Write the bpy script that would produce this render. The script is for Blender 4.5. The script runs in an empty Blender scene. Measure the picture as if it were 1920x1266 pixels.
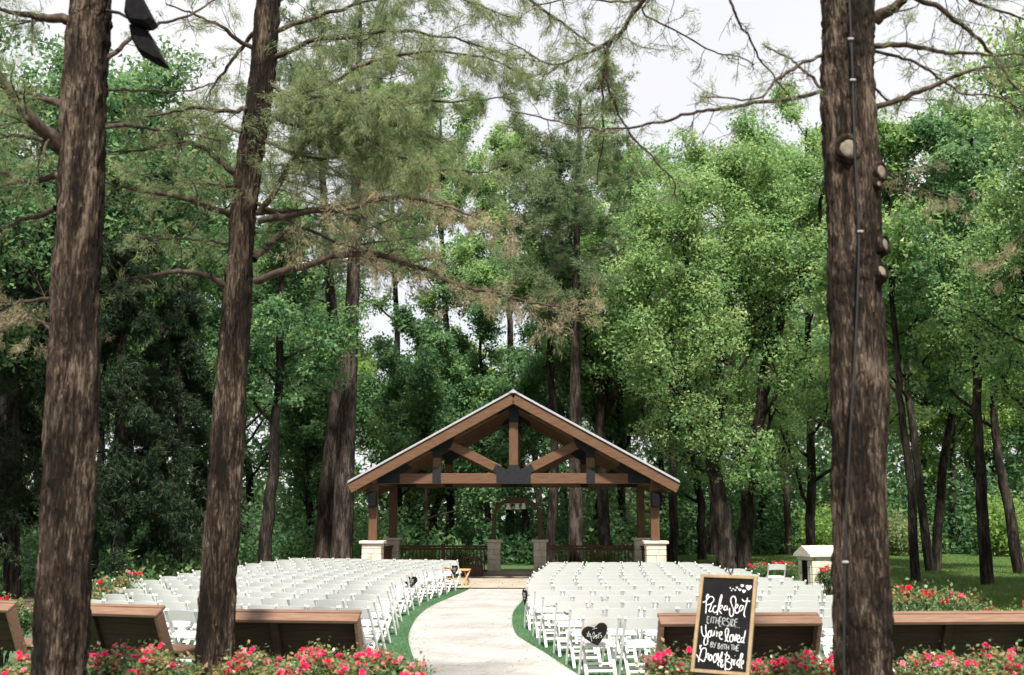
import bpy, math, random
import numpy as np
from mathutils import Vector, Matrix

# ------------------------------------------------------------------ camera, sky, sun, exposure
scene = bpy.context.scene
COL = scene.collection
CAM_H, F_PX, PITCH = 2.04, 2134.0, math.atan((966 - 633) / 2134.0)
cam_data = bpy.data.cameras.new("camera")
cam_data.sensor_width = 36.0
cam_data.lens = F_PX / 1920.0 * 36.0
cam_data.clip_start = 0.1
cam_data.clip_end = 2000
cam_data.dof.use_dof = True
cam_data.dof.focus_distance = 22.0
cam_data.dof.aperture_fstop = 2.0
cam = bpy.data.objects.new("camera", cam_data)
COL.objects.link(cam)
cam.location = (0, 0, CAM_H)
cam.rotation_euler = (math.pi / 2 + PITCH, 0, 0)
scene.camera = cam

SUN_EL, SUN_AZ = math.radians(55), math.radians(177)      # azimuth clockwise from +Y (away from the camera)
world = bpy.data.worlds.new("World")
scene.world = world
world.use_nodes = True
wn, wl = world.node_tree.nodes, world.node_tree.links
wn.clear()
w_out = wn.new("ShaderNodeOutputWorld")
w_bg = wn.new("ShaderNodeBackground")
w_bg.inputs["Strength"].default_value = 0.12
w_sky = wn.new("ShaderNodeTexSky")
w_sky.sky_type = 'NISHITA'
w_sky.sun_disc = False
w_sky.sun_elevation = SUN_EL
w_sky.sun_rotation = SUN_AZ
w_sky.dust_density = 2.0
w_tc = wn.new("ShaderNodeTexCoord")
w_noise = wn.new("ShaderNodeTexNoise")
w_noise.inputs["Scale"].default_value = 2.2
w_noise.inputs["Detail"].default_value = 5
w_ramp = wn.new("ShaderNodeMapRange")
w_ramp.inputs["From Min"].default_value = 0.30
w_ramp.inputs["From Max"].default_value = 0.62
w_ramp.inputs["To Min"].default_value = 0.72
w_ramp.inputs["To Max"].default_value = 1.0
w_mix = wn.new("ShaderNodeMix")
w_mix.data_type = 'RGBA'
w_mix.inputs["B"].default_value = (4.45, 4.41, 4.49, 1)     # thin bright overcast
wl.new(w_tc.outputs["Generated"], w_noise.inputs["Vector"])
wl.new(w_noise.outputs["Fac"], w_ramp.inputs["Value"])
wl.new(w_ramp.outputs["Result"], w_mix.inputs["Factor"])
wl.new(w_sky.outputs["Color"], w_mix.inputs["A"])
wl.new(w_mix.outputs["Result"], w_bg.inputs["Color"])
wl.new(w_bg.outputs["Background"], w_out.inputs["Surface"])

sun_data = bpy.data.lights.new("sun", 'SUN')
sun_data.energy = 4.6
sun_data.angle = math.radians(4)
sun_data.color = (1.0, 0.95, 0.87)
sun = bpy.data.objects.new("sun", sun_data)
COL.objects.link(sun)
S_DIR = Vector((math.sin(SUN_AZ) * math.cos(SUN_EL), math.cos(SUN_AZ) * math.cos(SUN_EL), math.sin(SUN_EL)))
sun.rotation_euler = S_DIR.to_track_quat('Z', 'Y').to_euler()
sun.location = S_DIR * 60

scene.view_settings.view_transform = 'Standard'
scene.view_settings.look = 'None'
scene.view_settings.exposure = 0.95
scene.view_settings.gamma = 1.0
scene.view_settings.use_curve_mapping = False
scene.cycles.max_bounces = 8
scene.cycles.diffuse_bounces = 5
scene.cycles.transmission_bounces = 3
scene.cycles.use_denoising = True

RND = random.Random(7)
rng = np.random.default_rng(11)

# ------------------------------------------------------------------ helpers
CP, SP = math.cos(PITCH), math.sin(PITCH)
def P(px, py, Y):
    """the point at distance Y in front of the viewer that a sight line through photo pixel (px,py) meets"""
    dx, dy = px - 960.0, 633.0 - py
    d = np.array([dx, F_PX * CP - dy * SP, F_PX * SP + dy * CP])
    return np.array([0, 0, CAM_H]) + d * (Y / d[1])
def pts_px(lst, Y0, Y1=None):
    Y1 = Y0 if Y1 is None else Y1
    n = len(lst)
    return np.array([P(a, b, Y0 + (Y1 - Y0) * i / max(1, n - 1)) for i, (a, b) in enumerate(lst)])

class Geo:
    def __init__(s): s.v, s.f = [], []
    def add(s, v, f):
        o = len(s.v)
        s.v.extend([tuple(map(float, p)) for p in v]); s.f.extend([tuple(int(i) + o for i in q) for q in f])
        return s
    def box(s, c, size, R=None):
        c = Vector(c); hx, hy, hz = size[0] / 2, size[1] / 2, size[2] / 2
        vs = []
        for z in (-hz, hz):
            for x, y in ((-hx, -hy), (hx, -hy), (hx, hy), (-hx, hy)):
                p = Vector((x, y, z))
                if R is not None: p = R @ p
                vs.append(p + c)
        return s.add(vs, [(3, 2, 1, 0), (4, 5, 6, 7), (0, 1, 5, 4), (1, 2, 6, 5), (2, 3, 7, 6), (3, 0, 4, 7)])
    def bbox(s, c, size, b=0.006, R=None):
        """box with chamfered vertical and horizontal edges"""
        c = Vector(c); hx, hy, hz = size[0] / 2, size[1] / 2, size[2] / 2
        b = min(b, hx * .45, hy * .45, hz * .45)
        rings = [(-hz, b), (-hz + b, 0), (hz - b, 0), (hz, b)]
        vs = []
        for z, i in rings:
            x, y = hx - i, hy - i
            for p in ((-x + b, -y), (x - b, -y), (x, -y + b), (x, y - b), (x - b, y), (-x + b, y), (-x, y - b), (-x, -y + b)):
                q = Vector((p[0], p[1], z))
                if R is not None: q = R @ q
                vs.append(q + c)
        fs = [tuple(range(7, -1, -1)), tuple(range(24, 32))]
        for r in range(3):
            for k in range(8):
                a, d = r * 8 + k, r * 8 + (k + 1) % 8
                fs.append((a, d, d + 8, a + 8))
        return s.add(vs, fs)
    def beam(s, p0, p1, w, h, b=0.006, up=(0, 0, 1)):
        """bar from p0 to p1, w across, h in the 'up' sense"""
        p0, p1 = Vector(p0), Vector(p1)
        d = p1 - p0; L = d.length; d.normalize()
        u = Vector(up); x = d.cross(u)
        if x.length < 1e-4: x = d.cross(Vector((0, 1, 0)))
        x.normalize(); u2 = x.cross(d)
        R = Matrix((x, d, u2)).transposed()
        return s.bbox((p0 + p1) / 2, (w, L, h), b, R)
    def tube(s, pts, radii, n=8, cap=True):
        v, f = tube_np(np.array(pts, float), np.array(radii, float), n, cap)
        return s.add(v, f)
    def prism(s, poly, z0, z1):
        n = len(poly)
        v = [(p[0], p[1], z0) for p in poly] + [(p[0], p[1], z1) for p in poly]
        f = [tuple(range(n - 1, -1, -1)), tuple(range(n, 2 * n))] + [(i, (i + 1) % n, n + (i + 1) % n, n + i) for i in range(n)]
        return s.add(v, f)
    def shift(s, d):
        s.v = [(p[0] + d[0], p[1] + d[1], p[2] + d[2]) for p in s.v]; return s
    def mesh(s, name, smooth=False):
        me = bpy.data.meshes.new(name); me.from_pydata(s.v, [], s.f); me.update()
        if smooth: me.polygons.foreach_set("use_smooth", [True] * len(me.polygons))
        return me

def frames(pts):
    t = np.gradient(pts, axis=0)
    t /= np.linalg.norm(t, axis=1, keepdims=True) + 1e-9
    ref = np.array([0.31, 0.95, 0.05]) if abs(t[0, 2]) > .8 else np.array([0., 0., 1.])
    x = np.cross(t, ref); x /= np.linalg.norm(x, axis=1, keepdims=True) + 1e-9
    return t, x, np.cross(x, t)
def tube_np(pts, radii, n=8, cap=True):
    t, x, y = frames(pts)
    a = np.arange(n) * 2 * math.pi / n
    ring = (np.cos(a)[None, :, None] * x[:, None, :] + np.sin(a)[None, :, None] * y[:, None, :]) * radii[:, None, None] + pts[:, None, :]
    v = ring.reshape(-1, 3); m = len(pts)
    i = np.arange(m - 1)[:, None] * n; k = np.arange(n)[None, :]; k2 = (k + 1) % n
    f = np.stack([i + k, i + k2, i + k2 + n, i + k + n], -1).reshape(-1, 4)
    f = [tuple(q) for q in f]
    if cap: f += [tuple(range(n))[::-1], tuple(range((m - 1) * n, m * n))]
    return v, f
def smooth_path(pts, n):
    """Catmull-Rom through the points, n samples"""
    p = np.asarray(pts, float)
    q = np.vstack([2 * p[0] - p[1], p, 2 * p[-1] - p[-2]])
    out = []
    for u in np.linspace(0, len(p) - 1 - 1e-6, n):
        i = int(u); t = u - i; a, b, c, d = q[i], q[i + 1], q[i + 2], q[i + 3]
        out.append(.5 * (2 * b + (c - a) * t + (2 * a - 5 * b + 4 * c - d) * t * t + (3 * b - a - 3 * c + d) * t ** 3))
    return np.array(out)

def np_mesh(name, verts, k, tint=None, mats=None, smooth=False):
    """mesh of len(verts)/k separate k-gons, with one tint per face"""
    me = bpy.data.meshes.new(name)
    nv = len(verts); nf = nv // k
    me.vertices.add(nv); me.vertices.foreach_set("co", np.ascontiguousarray(verts, dtype=np.float32).ravel())
    me.loops.add(nv); me.loops.foreach_set("vertex_index", np.arange(nv, dtype=np.int32))
    me.polygons.add(nf)
    me.polygons.foreach_set("loop_start", np.arange(0, nv, k, dtype=np.int32))
    if tint is not None:
        at = me.attributes.new("tint", 'FLOAT', 'FACE'); at.data.foreach_set("value", np.asarray(tint, dtype=np.float32))
    me.update(calc_edges=True)
    return me
def grid_mesh(name, v, faces, smooth=True):
    """mesh from a vertex array and an (m,4) array of quads"""
    me = bpy.data.meshes.new(name)
    f = np.asarray(faces, dtype=np.int32)
    me.vertices.add(len(v)); me.vertices.foreach_set("co", np.ascontiguousarray(v, dtype=np.float32).ravel())
    me.loops.add(f.size); me.loops.foreach_set("vertex_index", f.ravel())
    me.polygons.add(len(f)); me.polygons.foreach_set("loop_start", np.arange(0, f.size, f.shape[1], dtype=np.int32))
    me.polygons.foreach_set("use_smooth", np.full(len(f), smooth))
    me.update(calc_edges=True)
    return me

def link(name, me, mat=None, parent=None):
    o = bpy.data.objects.new(name, me); COL.objects.link(o)
    if mat is not None and me is not None and len(me.materials) == 0: me.materials.append(mat)
    if parent is not None: o.parent = parent
    return o
def part(name, g, mat, parent=None, smooth=False):
    return link(name, g.mesh(name, smooth), mat, parent)
def thing(name, label, cat, loc=(0, 0, 0), rotz=0, group=None):
    o = bpy.data.objects.new(name, None); COL.objects.link(o)
    o.location = loc; o.rotation_euler = (0, 0, rotz); o.empty_display_size = .2
    return tag(o, label, cat, group)
def tag(o, label, cat, group=None, kind=None):
    o["label"] = label
    if cat: o["category"] = cat
    if group: o["group"] = group
    if kind: o["kind"] = kind
    return o
def structure(o): o["kind"] = "structure"; return o
def copy_tree(o, parent=None):
    c = o.copy(); COL.objects.link(c); c.parent = parent
    for ch in [x for x in o.children]: copy_tree(ch, c)
    return c

# ------------------------------------------------------------------ materials
def new_mat(name):
    m = bpy.data.materials.new(name); m.use_nodes = True
    n, l = m.node_tree.nodes, m.node_tree.links
    return m, n, l, n["Principled BSDF"]
def ramp(n, stops):
    r = n.new("ShaderNodeValToRGB"); e = r.color_ramp.elements
    while len(e) < len(stops): e.new(0.5)
    for i, (p, c) in enumerate(stops): e[i].position = p; e[i].color = (c[0], c[1], c[2], 1)
    return r
def noisy(name, stops, scale=8, stretch=(1, 1, 1), rough=.6, bump=.3, bump_d=.01, detail=6, spec=.3, metallic=0, distortion=0, second=None):
    """Principled whose colour and relief follow a noise in object space"""
    m, n, l, b = new_mat(name)
    tc = n.new("ShaderNodeTexCoord"); mp = n.new("ShaderNodeMapping"); mp.inputs["Scale"].default_value = stretch
    nz = n.new("ShaderNodeTexNoise"); nz.inputs["Scale"].default_value = scale; nz.inputs["Detail"].default_value = detail
    nz.inputs["Distortion"].default_value = distortion
    r = ramp(n, stops)
    l.new(tc.outputs["Object"], mp.inputs["Vector"]); l.new(mp.outputs["Vector"], nz.inputs["Vector"])
    l.new(nz.outputs["Fac"], r.inputs["Fac"])
    colour = r.outputs["Color"]
    if second:                                             # broad stains: (scale, colour, from, to)
        n2 = n.new("ShaderNodeTexNoise"); n2.inputs["Scale"].default_value = second[0]; n2.inputs["Detail"].default_value = 4
        l.new(tc.outputs["Object"], n2.inputs["Vector"])
        mr = n.new("ShaderNodeMapRange"); mr.inputs["From Min"].default_value = second[2]; mr.inputs["From Max"].default_value = second[3]
        l.new(n2.outputs["Fac"], mr.inputs["Value"])
        mx = n.new("ShaderNodeMix"); mx.data_type = 'RGBA'; mx.inputs["B"].default_value = (*second[1], 1)
        l.new(mr.outputs["Result"], mx.inputs["Factor"]); l.new(colour, mx.inputs["A"]); colour = mx.outputs["Result"]
    l.new(colour, b.inputs["Base Color"])
    b.inputs["Roughness"].default_value = rough; b.inputs["Specular IOR Level"].default_value = spec; b.inputs["Metallic"].default_value = metallic
    if bump:
        bp = n.new("ShaderNodeBump"); bp.inputs["Strength"].default_value = bump; bp.inputs["Distance"].default_value = bump_d
        l.new(nz.outputs["Fac"], bp.inputs["Height"]); l.new(bp.outputs["Normal"], b.inputs["Normal"])
    return m
def leafy(name, stops, trans=.35, rough=.5, spec=.25, tcol=1.25):
    """leaf: colour from the per-leaf tint, part of the light passes through"""
    m, n, l, b = new_mat(name)
    a = n.new("ShaderNodeAttribute"); a.attribute_name = "tint"
    r = ramp(n, stops); l.new(a.outputs["Fac"], r.inputs["Fac"])
    l.new(r.outputs["Color"], b.inputs["Base Color"])
    b.inputs["Roughness"].default_value = rough; b.inputs["Specular IOR Level"].default_value = spec
    t = n.new("ShaderNodeBsdfTranslucent")
    hs = n.new("ShaderNodeHueSaturation"); hs.inputs["Hue"].default_value = .485; hs.inputs["Value"].default_value = tcol
    l.new(r.outputs["Color"], hs.inputs["Color"]); l.new(hs.outputs["Color"], t.inputs["Color"])
    mx = n.new("ShaderNodeMixShader"); mx.inputs["Fac"].default_value = trans
    l.new(b.outputs["BSDF"], mx.inputs[1]); l.new(t.outputs["BSDF"], mx.inputs[2])
    l.new(mx.outputs["Shader"], n["Material Output"].inputs["Surface"])
    return m
M = {}
M['ground'] = noisy('leaf_litter', [(.3, (.035, .028, .018)), (.5, (.075, .055, .035)), (.7, (.12, .09, .055))], 9, rough=.9, bump=.6, bump_d=.03, second=(.35, (.03, .05, .02), .5, .7))
M['lawn'] = noisy('lawn_soil', [(.3, (.04, .085, .022)), (.7, (.075, .13, .034))], 6, rough=.9, bump=.5, bump_d=.02, second=(.4, (.08, .10, .035), .52, .72))
M['turf'] = noisy('artificial_turf', [(.30, (.035, .085, .040)), (.5, (.065, .135, .070)), (.72, (.11, .19, .11))], 45, rough=.85, bump=.7, bump_d=.015, spec=.15, second=(.9, (.06, .105, .05), .5, .75))
def stamped(name):
    m, n, l, b = new_mat(name)
    tc = n.new("ShaderNodeTexCoord"); mp = n.new("ShaderNodeMapping"); mp.inputs["Rotation"].default_value = (0, 0, .35)
    l.new(tc.outputs["Object"], mp.inputs["Vector"])
    br = n.new("ShaderNodeTexBrick"); br.offset = .37; br.squash = .8; br.squash_frequency = 3
    br.inputs["Scale"].default_value = 1.0; br.inputs["Brick Width"].default_value = .62; br.inputs["Row Height"].default_value = .41
    br.inputs["Mortar Size"].default_value = .012; br.inputs["Mortar Smooth"].default_value = .6; br.inputs["Bias"].default_value = 0
    br.inputs["Color1"].default_value = (.368, .358, .347, 1); br.inputs["Color2"].default_value = (.422, .412, .40, 1); br.inputs["Mortar"].default_value = (.29, .276, .26, 1)
    wn_ = n.new("ShaderNodeTexNoise"); wn_.inputs["Scale"].default_value = 2.5; wn_.inputs["Detail"].default_value = 3
    va = n.new("ShaderNodeMix"); va.data_type = 'RGBA'; va.inputs["Factor"].default_value = .06
    l.new(mp.outputs["Vector"], wn_.inputs["Vector"]); l.new(mp.outputs["Vector"], va.inputs["A"]); l.new(wn_.outputs["Color"], va.inputs["B"])
    l.new(va.outputs["Result"], br.inputs["Vector"])
    sp = n.new("ShaderNodeTexNoise"); sp.inputs["Scale"].default_value = 38; sp.inputs["Detail"].default_value = 8
    st_ = n.new("ShaderNodeTexNoise"); st_.inputs["Scale"].default_value = .9; st_.inputs["Detail"].default_value = 6
    for q in (sp, st_): l.new(tc.outputs["Object"], q.inputs["Vector"])
    r1 = ramp(n, [(.32, (.78, .77, .75)), (.62, (1.06, 1.06, 1.06))]); r2 = ramp(n, [(.34, (.84, .83, .80)), (.62, (1.05, 1.05, 1.05))])
    l.new(sp.outputs["Fac"], r1.inputs["Fac"]); l.new(st_.outputs["Fac"], r2.inputs["Fac"])
    m1 = n.new("ShaderNodeMix"); m1.data_type = 'RGBA'; m1.blend_type = 'MULTIPLY'; m1.inputs["Factor"].default_value = 1
    m2 = n.new("ShaderNodeMix"); m2.data_type = 'RGBA'; m2.blend_type = 'MULTIPLY'; m2.inputs["Factor"].default_value = 1
    l.new(br.outputs["Color"], m1.inputs["A"]); l.new(r1.outputs["Color"], m1.inputs["B"]); l.new(m1.outputs["Result"], m2.inputs["A"]); l.new(r2.outputs["Color"], m2.inputs["B"])
    l.new(m2.outputs["Result"], b.inputs["Base Color"]); b.inputs["Roughness"].default_value = .85; b.inputs["Specular IOR Level"].default_value = .2
    bp = n.new("ShaderNodeBump"); bp.inputs["Strength"].default_value = .4; bp.inputs["Distance"].default_value = .008
    l.new(br.outputs["Fac"], bp.inputs["Height"]); bp.invert = True; l.new(bp.outputs["Normal"], b.inputs["Normal"])
    return m
M['path'] = stamped('stamped_concrete')
M['floor'] = noisy('tan_paving', [(.3, (.30, .25, .19)), (.7, (.44, .38, .30))], 2.5, rough=.8, bump=.2, detail=8)
M['stone'] = noisy('limestone', [(.25, (.44, .39, .31)), (.5, (.55, .51, .43)), (.75, (.62, .59, .52))], 5, rough=.85, bump=.5, bump_d=.02, detail=8, second=(1.7, (.36, .28, .18), .55, .75))
M['mortar'] = noisy('mortar', [(.3, (.38, .33, .26)), (.7, (.48, .43, .35))], 20, rough=.95, bump=.3)
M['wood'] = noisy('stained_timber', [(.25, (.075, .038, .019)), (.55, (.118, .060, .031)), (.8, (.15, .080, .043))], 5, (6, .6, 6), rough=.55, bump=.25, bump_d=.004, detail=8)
M['wood_x'] = noisy('stained_timber_long', [(.25, (.075, .038, .019)), (.55, (.118, .060, .031)), (.8, (.15, .080, .043))], 5, (.6, 6, 6), rough=.55, bump=.25, bump_d=.004, detail=8)
M['wood_z'] = noisy('stained_timber_upright', [(.25, (.070, .035, .018)), (.55, (.108, .055, .029)), (.8, (.14, .074, .040))], 5, (6, 6, .6), rough=.55, bump=.25, bump_d=.004, detail=8)
M['dark_wood'] = noisy('dark_stained_wood', [(.3, (.062, .030, .019)), (.7, (.11, .055, .036))], 6, (3, 3, 3), rough=.6, bump=.2, bump_d=.004)
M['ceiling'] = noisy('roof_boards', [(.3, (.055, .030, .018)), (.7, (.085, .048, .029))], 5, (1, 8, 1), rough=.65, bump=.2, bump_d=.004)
M['bench'] = noisy('bench_boards', [(.25, (.14, .078, .050)), (.55, (.20, .115, .076)), (.8, (.25, .15, .105))], 5, (.8, 7, 7), rough=.6, bump=.25, bump_d=.003, detail=8)
M['bench_back'] = noisy('bench_boards_shaded', [(.3, (.036, .020, .013)), (.7, (.062, .036, .024))], 5, (.8, 7, 7), rough=.7, bump=.25, bump_d=.003)  # dark wood, with shade under the leaning back put into its colour
M['steel'] = noisy('black_steel', [(.3, (.009, .010, .0115)), (.7, (.017, .0185, .0205))], 12, rough=.7, bump=.1, bump_d=.002, spec=.2)
M['metal_roof'] = noisy('pale_metal_roof', [(.3, (.34, .34, .36)), (.7, (.44, .44, .46))], 4, rough=.4, bump=.05, metallic=.25)
M['chair'] = noisy('white_resin', [(.3, (.70, .69, .685)), (.7, (.74, .73, .725))], 3, rough=.38, bump=.04, bump_d=.002, spec=.45)
M['pad'] = noisy('white_vinyl_pad', [(.3, (.74, .74, .74)), (.7, (.79, .79, .79))], 5, rough=.45, bump=.08, bump_d=.004, spec=.4)
M['black'] = noisy('black_plastic', [(.3, (.006, .006, .0065)), (.7, (.011, .011, .012))], 20, rough=.75, bump=.1, bump_d=.002, spec=.06)
M['board'] = noisy('chalkboard', [(.3, (.007, .007, .007)), (.7, (.012, .012, .012))], 7, rough=.85, bump=.05, spec=.08)
M['chalk'] = noisy('chalk', [(.3, (.62, .62, .62)), (.7, (.85, .85, .85))], 60, rough=.95, bump=.2, bump_d=.001)
M['chalk_thin'] = noisy('faint_chalk', [(.3, (.28, .30, .29)), (.7, (.5, .52, .51))], 60, rough=.95, bump=.2, bump_d=.001)
M['frame'] = noisy('pale_pine_frame', [(.3, (.22, .155, .085)), (.7, (.31, .225, .13))], 6, (4, 4, 4), rough=.6, bump=.15, bump_d=.002)
M['raw_wood'] = noisy('raw_pine', [(.3, (.46, .27, .13)), (.7, (.60, .38, .20))], 6, (3, 3, 3), rough=.65, bump=.15, bump_d=.002)
M['bell'] = noisy('white_enamel', [(.3, (.82, .80, .76)), (.7, (.88, .87, .83))], 8, rough=.3, bump=.05)
M['cable'] = noisy('black_cable', [(.3, (.012, .012, .012)), (.7, (.02, .02, .02))], 30, rough=.6, bump=0)
M['clip'] = noisy('grey_clip', [(.3, (.22, .22, .22)), (.7, (.34, .34, .34))], 30, rough=.5, bump=0)
M['cut'] = noisy('sawn_wood', [(.3, (.13, .105, .08)), (.7, (.22, .185, .14))], 22, rough=.8, bump=.4, bump_d=.01)
def bark(name, dark, mid, grey, light, sc=1.0):
    """stringy bark: fine upright fibres over broader strips and pale peeled patches"""
    m, n, l, b = new_mat(name)
    tc = n.new("ShaderNodeTexCoord")
    def nz(stretch, detail, dist=0):
        mp = n.new("ShaderNodeMapping"); mp.inputs["Scale"].default_value = stretch
        t = n.new("ShaderNodeTexNoise"); t.inputs["Scale"].default_value = 1.0; t.inputs["Detail"].default_value = detail; t.inputs["Distortion"].default_value = dist
        l.new(tc.outputs["Object"], mp.inputs["Vector"]); l.new(mp.outputs["Vector"], t.inputs["Vector"])
        return t.outputs["Fac"]
    fine = nz((70 * sc, 70 * sc, 9 * sc), 7, .9); strips = nz((34 * sc, 34 * sc, 4.2 * sc), 7, 1.4); patch = nz((4.5, 4.5, 1.1), 4, .5)
    def madd(a, k, c):
        q = n.new("ShaderNodeMath"); q.operation = 'MULTIPLY_ADD'; q.inputs[1].default_value = k
        l.new(a, q.inputs[0])
        if isinstance(c, float): q.inputs[2].default_value = c
        else: l.new(c, q.inputs[2])
        return q.outputs["Value"]
    h = madd(fine, .55, madd(strips, .75, -.15))
    v = madd(patch, 1.0, madd(h, 1.0, -.53))
    r = ramp(n, [(.36, dark), (.46, mid), (.55, grey), (.68, light)])
    l.new(v, r.inputs["Fac"]); l.new(r.outputs["Color"], b.inputs["Base Color"])
    b.inputs["Roughness"].default_value = .9; b.inputs["Specular IOR Level"].default_value = .15
    bp = n.new("ShaderNodeBump"); bp.inputs["Strength"].default_value = 1.0; bp.inputs["Distance"].default_value = .035
    l.new(h, bp.inputs["Height"]); l.new(bp.outputs["Normal"], b.inputs["Normal"])
    return m
M['cedar_bark'] = bark('cedar_bark', (.0085, .006, .0042), (.025, .017, .0115), (.050, .035, .025), (.14, .108, .08))
M['cedar_branch'] = noisy('cedar_branch_bark', [(.3, (.022, .015, .011)), (.55, (.060, .042, .030)), (.8, (.15, .115, .085))], 14, (1, 1, 1), rough=.9, bump=.4)
M['pine_bark'] = bark('pine_bark', (.014, .010, .008), (.036, .027, .022), (.060, .047, .039), (.10, .08, .068), .5)
M['oak_bark'] = bark('oak_bark', (.009, .007, .0055), (.022, .017, .014), (.038, .030, .024), (.07, .057, .045), .5)
M['leaf_oak'] = leafy('oak_leaves', [(0, (.085, .175, .066)), (.4, (.190, .340, .122)), (.75, (.31, .455, .175)), (1, (.44, .53, .235))], 0.52, tcol=1.35)
M['leaf_lime'] = leafy('lime_green_leaves', [(0, (.095, .185, .072)), (.4, (.215, .360, .135)), (.75, (.345, .475, .19)), (1, (.47, .55, .255))], .54, tcol=1.35)
M['leaf_wood'] = leafy('woodland_leaves', [(0, (.048, .115, .054)), (.5, (.115, .235, .098)), (1, (.25, .375, .135))], 0.5, tcol=1.35)
M['leaf_bright'] = leafy('sunny_leaves', [(0, (.10, .20, .06)), (.5, (.22, .36, .10)), (1, (.38, .47, .15))], 0.52, tcol=1.35)
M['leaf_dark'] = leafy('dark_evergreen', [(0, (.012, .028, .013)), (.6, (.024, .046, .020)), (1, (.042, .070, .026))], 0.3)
M['needle'] = leafy('pine_needles', [(0, (.10, .155, .085)), (.6, (.20, .27, .135)), (1, (.31, .34, .17))], 0.48, tcol=1.3)
M['cedar_green'] = leafy('cedar_needles', [(0, (.13, .19, .090)), (.55, (.23, .30, .14)), (.85, (.34, .36, .18)), (1, (.44, .38, .22))], 0.52, tcol=1.3)
M['cedar_dry'] = leafy('dry_cedar_needles', [(0, (.26, .255, .145)), (.5, (.37, .33, .20)), (1, (.48, .41, .26))], 0.5)
M['rose_leaf'] = leafy('rose_leaves', [(0, (0.046, 0.105, 0.039)), (.5, (0.111, 0.203, 0.078)), (.85, (0.247, 0.322, 0.143)), (.94, (0.338, 0.238, 0.104)), (1, (0.416, 0.210, 0.104))], 0.4, rough=.35, spec=.45)
M['bloom_pink'] = leafy('pink_petals', [(0, (.62, .02, .09)), (.6, (.80, .035, .16)), (1, (.85, .12, .26))], .3, rough=.6, tcol=1.05)
M['bloom_pale'] = leafy('faded_petals', [(0, (.72, .16, .24)), (.6, (.82, .28, .36)), (1, (.85, .45, .48))], .35, rough=.6, tcol=1.05)
M['bloom_red'] = leafy('red_petals', [(0, (.50, .012, .03)), (.6, (.68, .02, .045)), (1, (.76, .06, .09))], .3, rough=.6, tcol=1.05)
M['turf_blade'] = leafy('turf_blades', [(0, (.045, .12, .055)), (.55, (.10, .215, .105)), (.9, (.17, .30, .155)), (1, (.28, .27, .15))], .3)
M['rose_stem'] = noisy('rose_stems', [(.3, (.05, .06, .025)), (.7, (.10, .06, .035))], 20, rough=.7, bump=0)
M['grass'] = leafy('grass_blades', [(0, (.06, .12, .028)), (.6, (.125, .21, .045)), (1, (.23, .29, .075))], 0.4)

# ------------------------------------------------------------------ the setting
def poly_sheet(name, pts2, z, mat):
    import bmesh
    bm = bmesh.new()
    vs = [bm.verts.new((x, y, z)) for x, y in pts2]
    f = bm.faces.new(vs); f.normal_update()
    if f.normal.z < 0: f.normal_flip()
    bmesh.ops.triangulate(bm, faces=[f])
    me = bpy.data.meshes.new(name); bm.to_mesh(me); bm.free()
    return structure(link(name, me, mat))
def terrain(name, x0, x1, y0, y1, step, z, amp, mat, seed):
    nx, ny = int((x1 - x0) / step) + 1, int((y1 - y0) / step) + 1
    X, Y = np.meshgrid(np.linspace(x0, x1, nx), np.linspace(y0, y1, ny))
    r = np.random.default_rng(seed); Z = np.zeros_like(X)
    for k in range(5):
        a, b, c = r.uniform(.1, .5, 3); Z += np.sin(X * a + c * 9) * np.sin(Y * b + c * 5)
    Z = z + amp * (Z / 3 - .6)
    v = np.stack([X, Y, Z], -1).reshape(-1, 3)
    i = np.arange(ny - 1)[:, None] * nx + np.arange(nx - 1)[None, :]
    f = np.stack([i, i + 1, i + nx + 1, i + nx], -1).reshape(-1, 4)
    return structure(link(name, grid_mesh(name, v, f), mat))
terrain('ground', -320, 320, -120, 520, 8, -0.06, 0.05, M['ground'], 1)
lawn_poly = [(6.2, 6), (60, 6), (60, 63), (20, 64), (9, 63), (5.0, 60), (4.6, 45), (6.2, 44)]
poly_sheet('lawn', lawn_poly, -0.012, M['lawn'])
poly_sheet('grass_strip', [(-3.2, 42), (3.6, 42), (3.6, 52), (-3.2, 52)], -0.012, M['lawn'])
poly_sheet('artificial_turf', [(-8.4, 12.2), (6.15, 12.2), (6.15, 27), (5.9, 30.5), (4.8, 32.6), (0.8, 32.4), (-1.35, 32.6), (-3.6, 34.2), (-8.4, 36)], 0.0, M['turf'])
def grnd(px, py):
    dx, dy = px - 960.0, 633.0 - py
    d = np.array([dx, F_PX * CP - dy * SP, F_PX * SP + dy * CP]); t = -CAM_H / d[2]
    return (d[0] * t, d[1] * t)
left_edge = [grnd(*p) for p in ((893, 1097), (873, 1109), (845, 1121), (808, 1138), (785, 1156), (771, 1178), (766, 1196), (770, 1220), (782, 1250), (800, 1285))]
right_edge = [grnd(*p) for p in ((992, 1101), (985, 1115), (979, 1127), (964, 1146), (960, 1164), (966, 1188), (984, 1203), (1016, 1222), (1049, 1244), (1081, 1265), (1120, 1290))]
le = smooth_path([(x, y, 0) for x, y in left_edge], 60); re_ = smooth_path([(x, y, 0) for x, y in right_edge], 60)
path_poly = [(p[0], p[1]) for p in le] + [(-1.9, 8.0), (-2.2, -3), (2.2, -3), (1.9, 8.0)] + [(p[0], p[1]) for p in re_[::-1]]
g = Geo(); poly = path_poly
po = poly_sheet('path', path_poly, 0.012, M['path'])
# kerb faces of the path slab: a shallow step down to the turf
for nm, e in (('path_edge', le), ('path_edge', re_)):
    g = Geo()
    for i in range(len(e) - 1):
        a, b = e[i], e[i + 1]
        g.add([(a[0], a[1], -.05), (b[0], b[1], -.05), (b[0], b[1], .012), (a[0], a[1], .012)], [(0, 1, 2, 3)])
    part(nm, g, M['path'], po)

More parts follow.
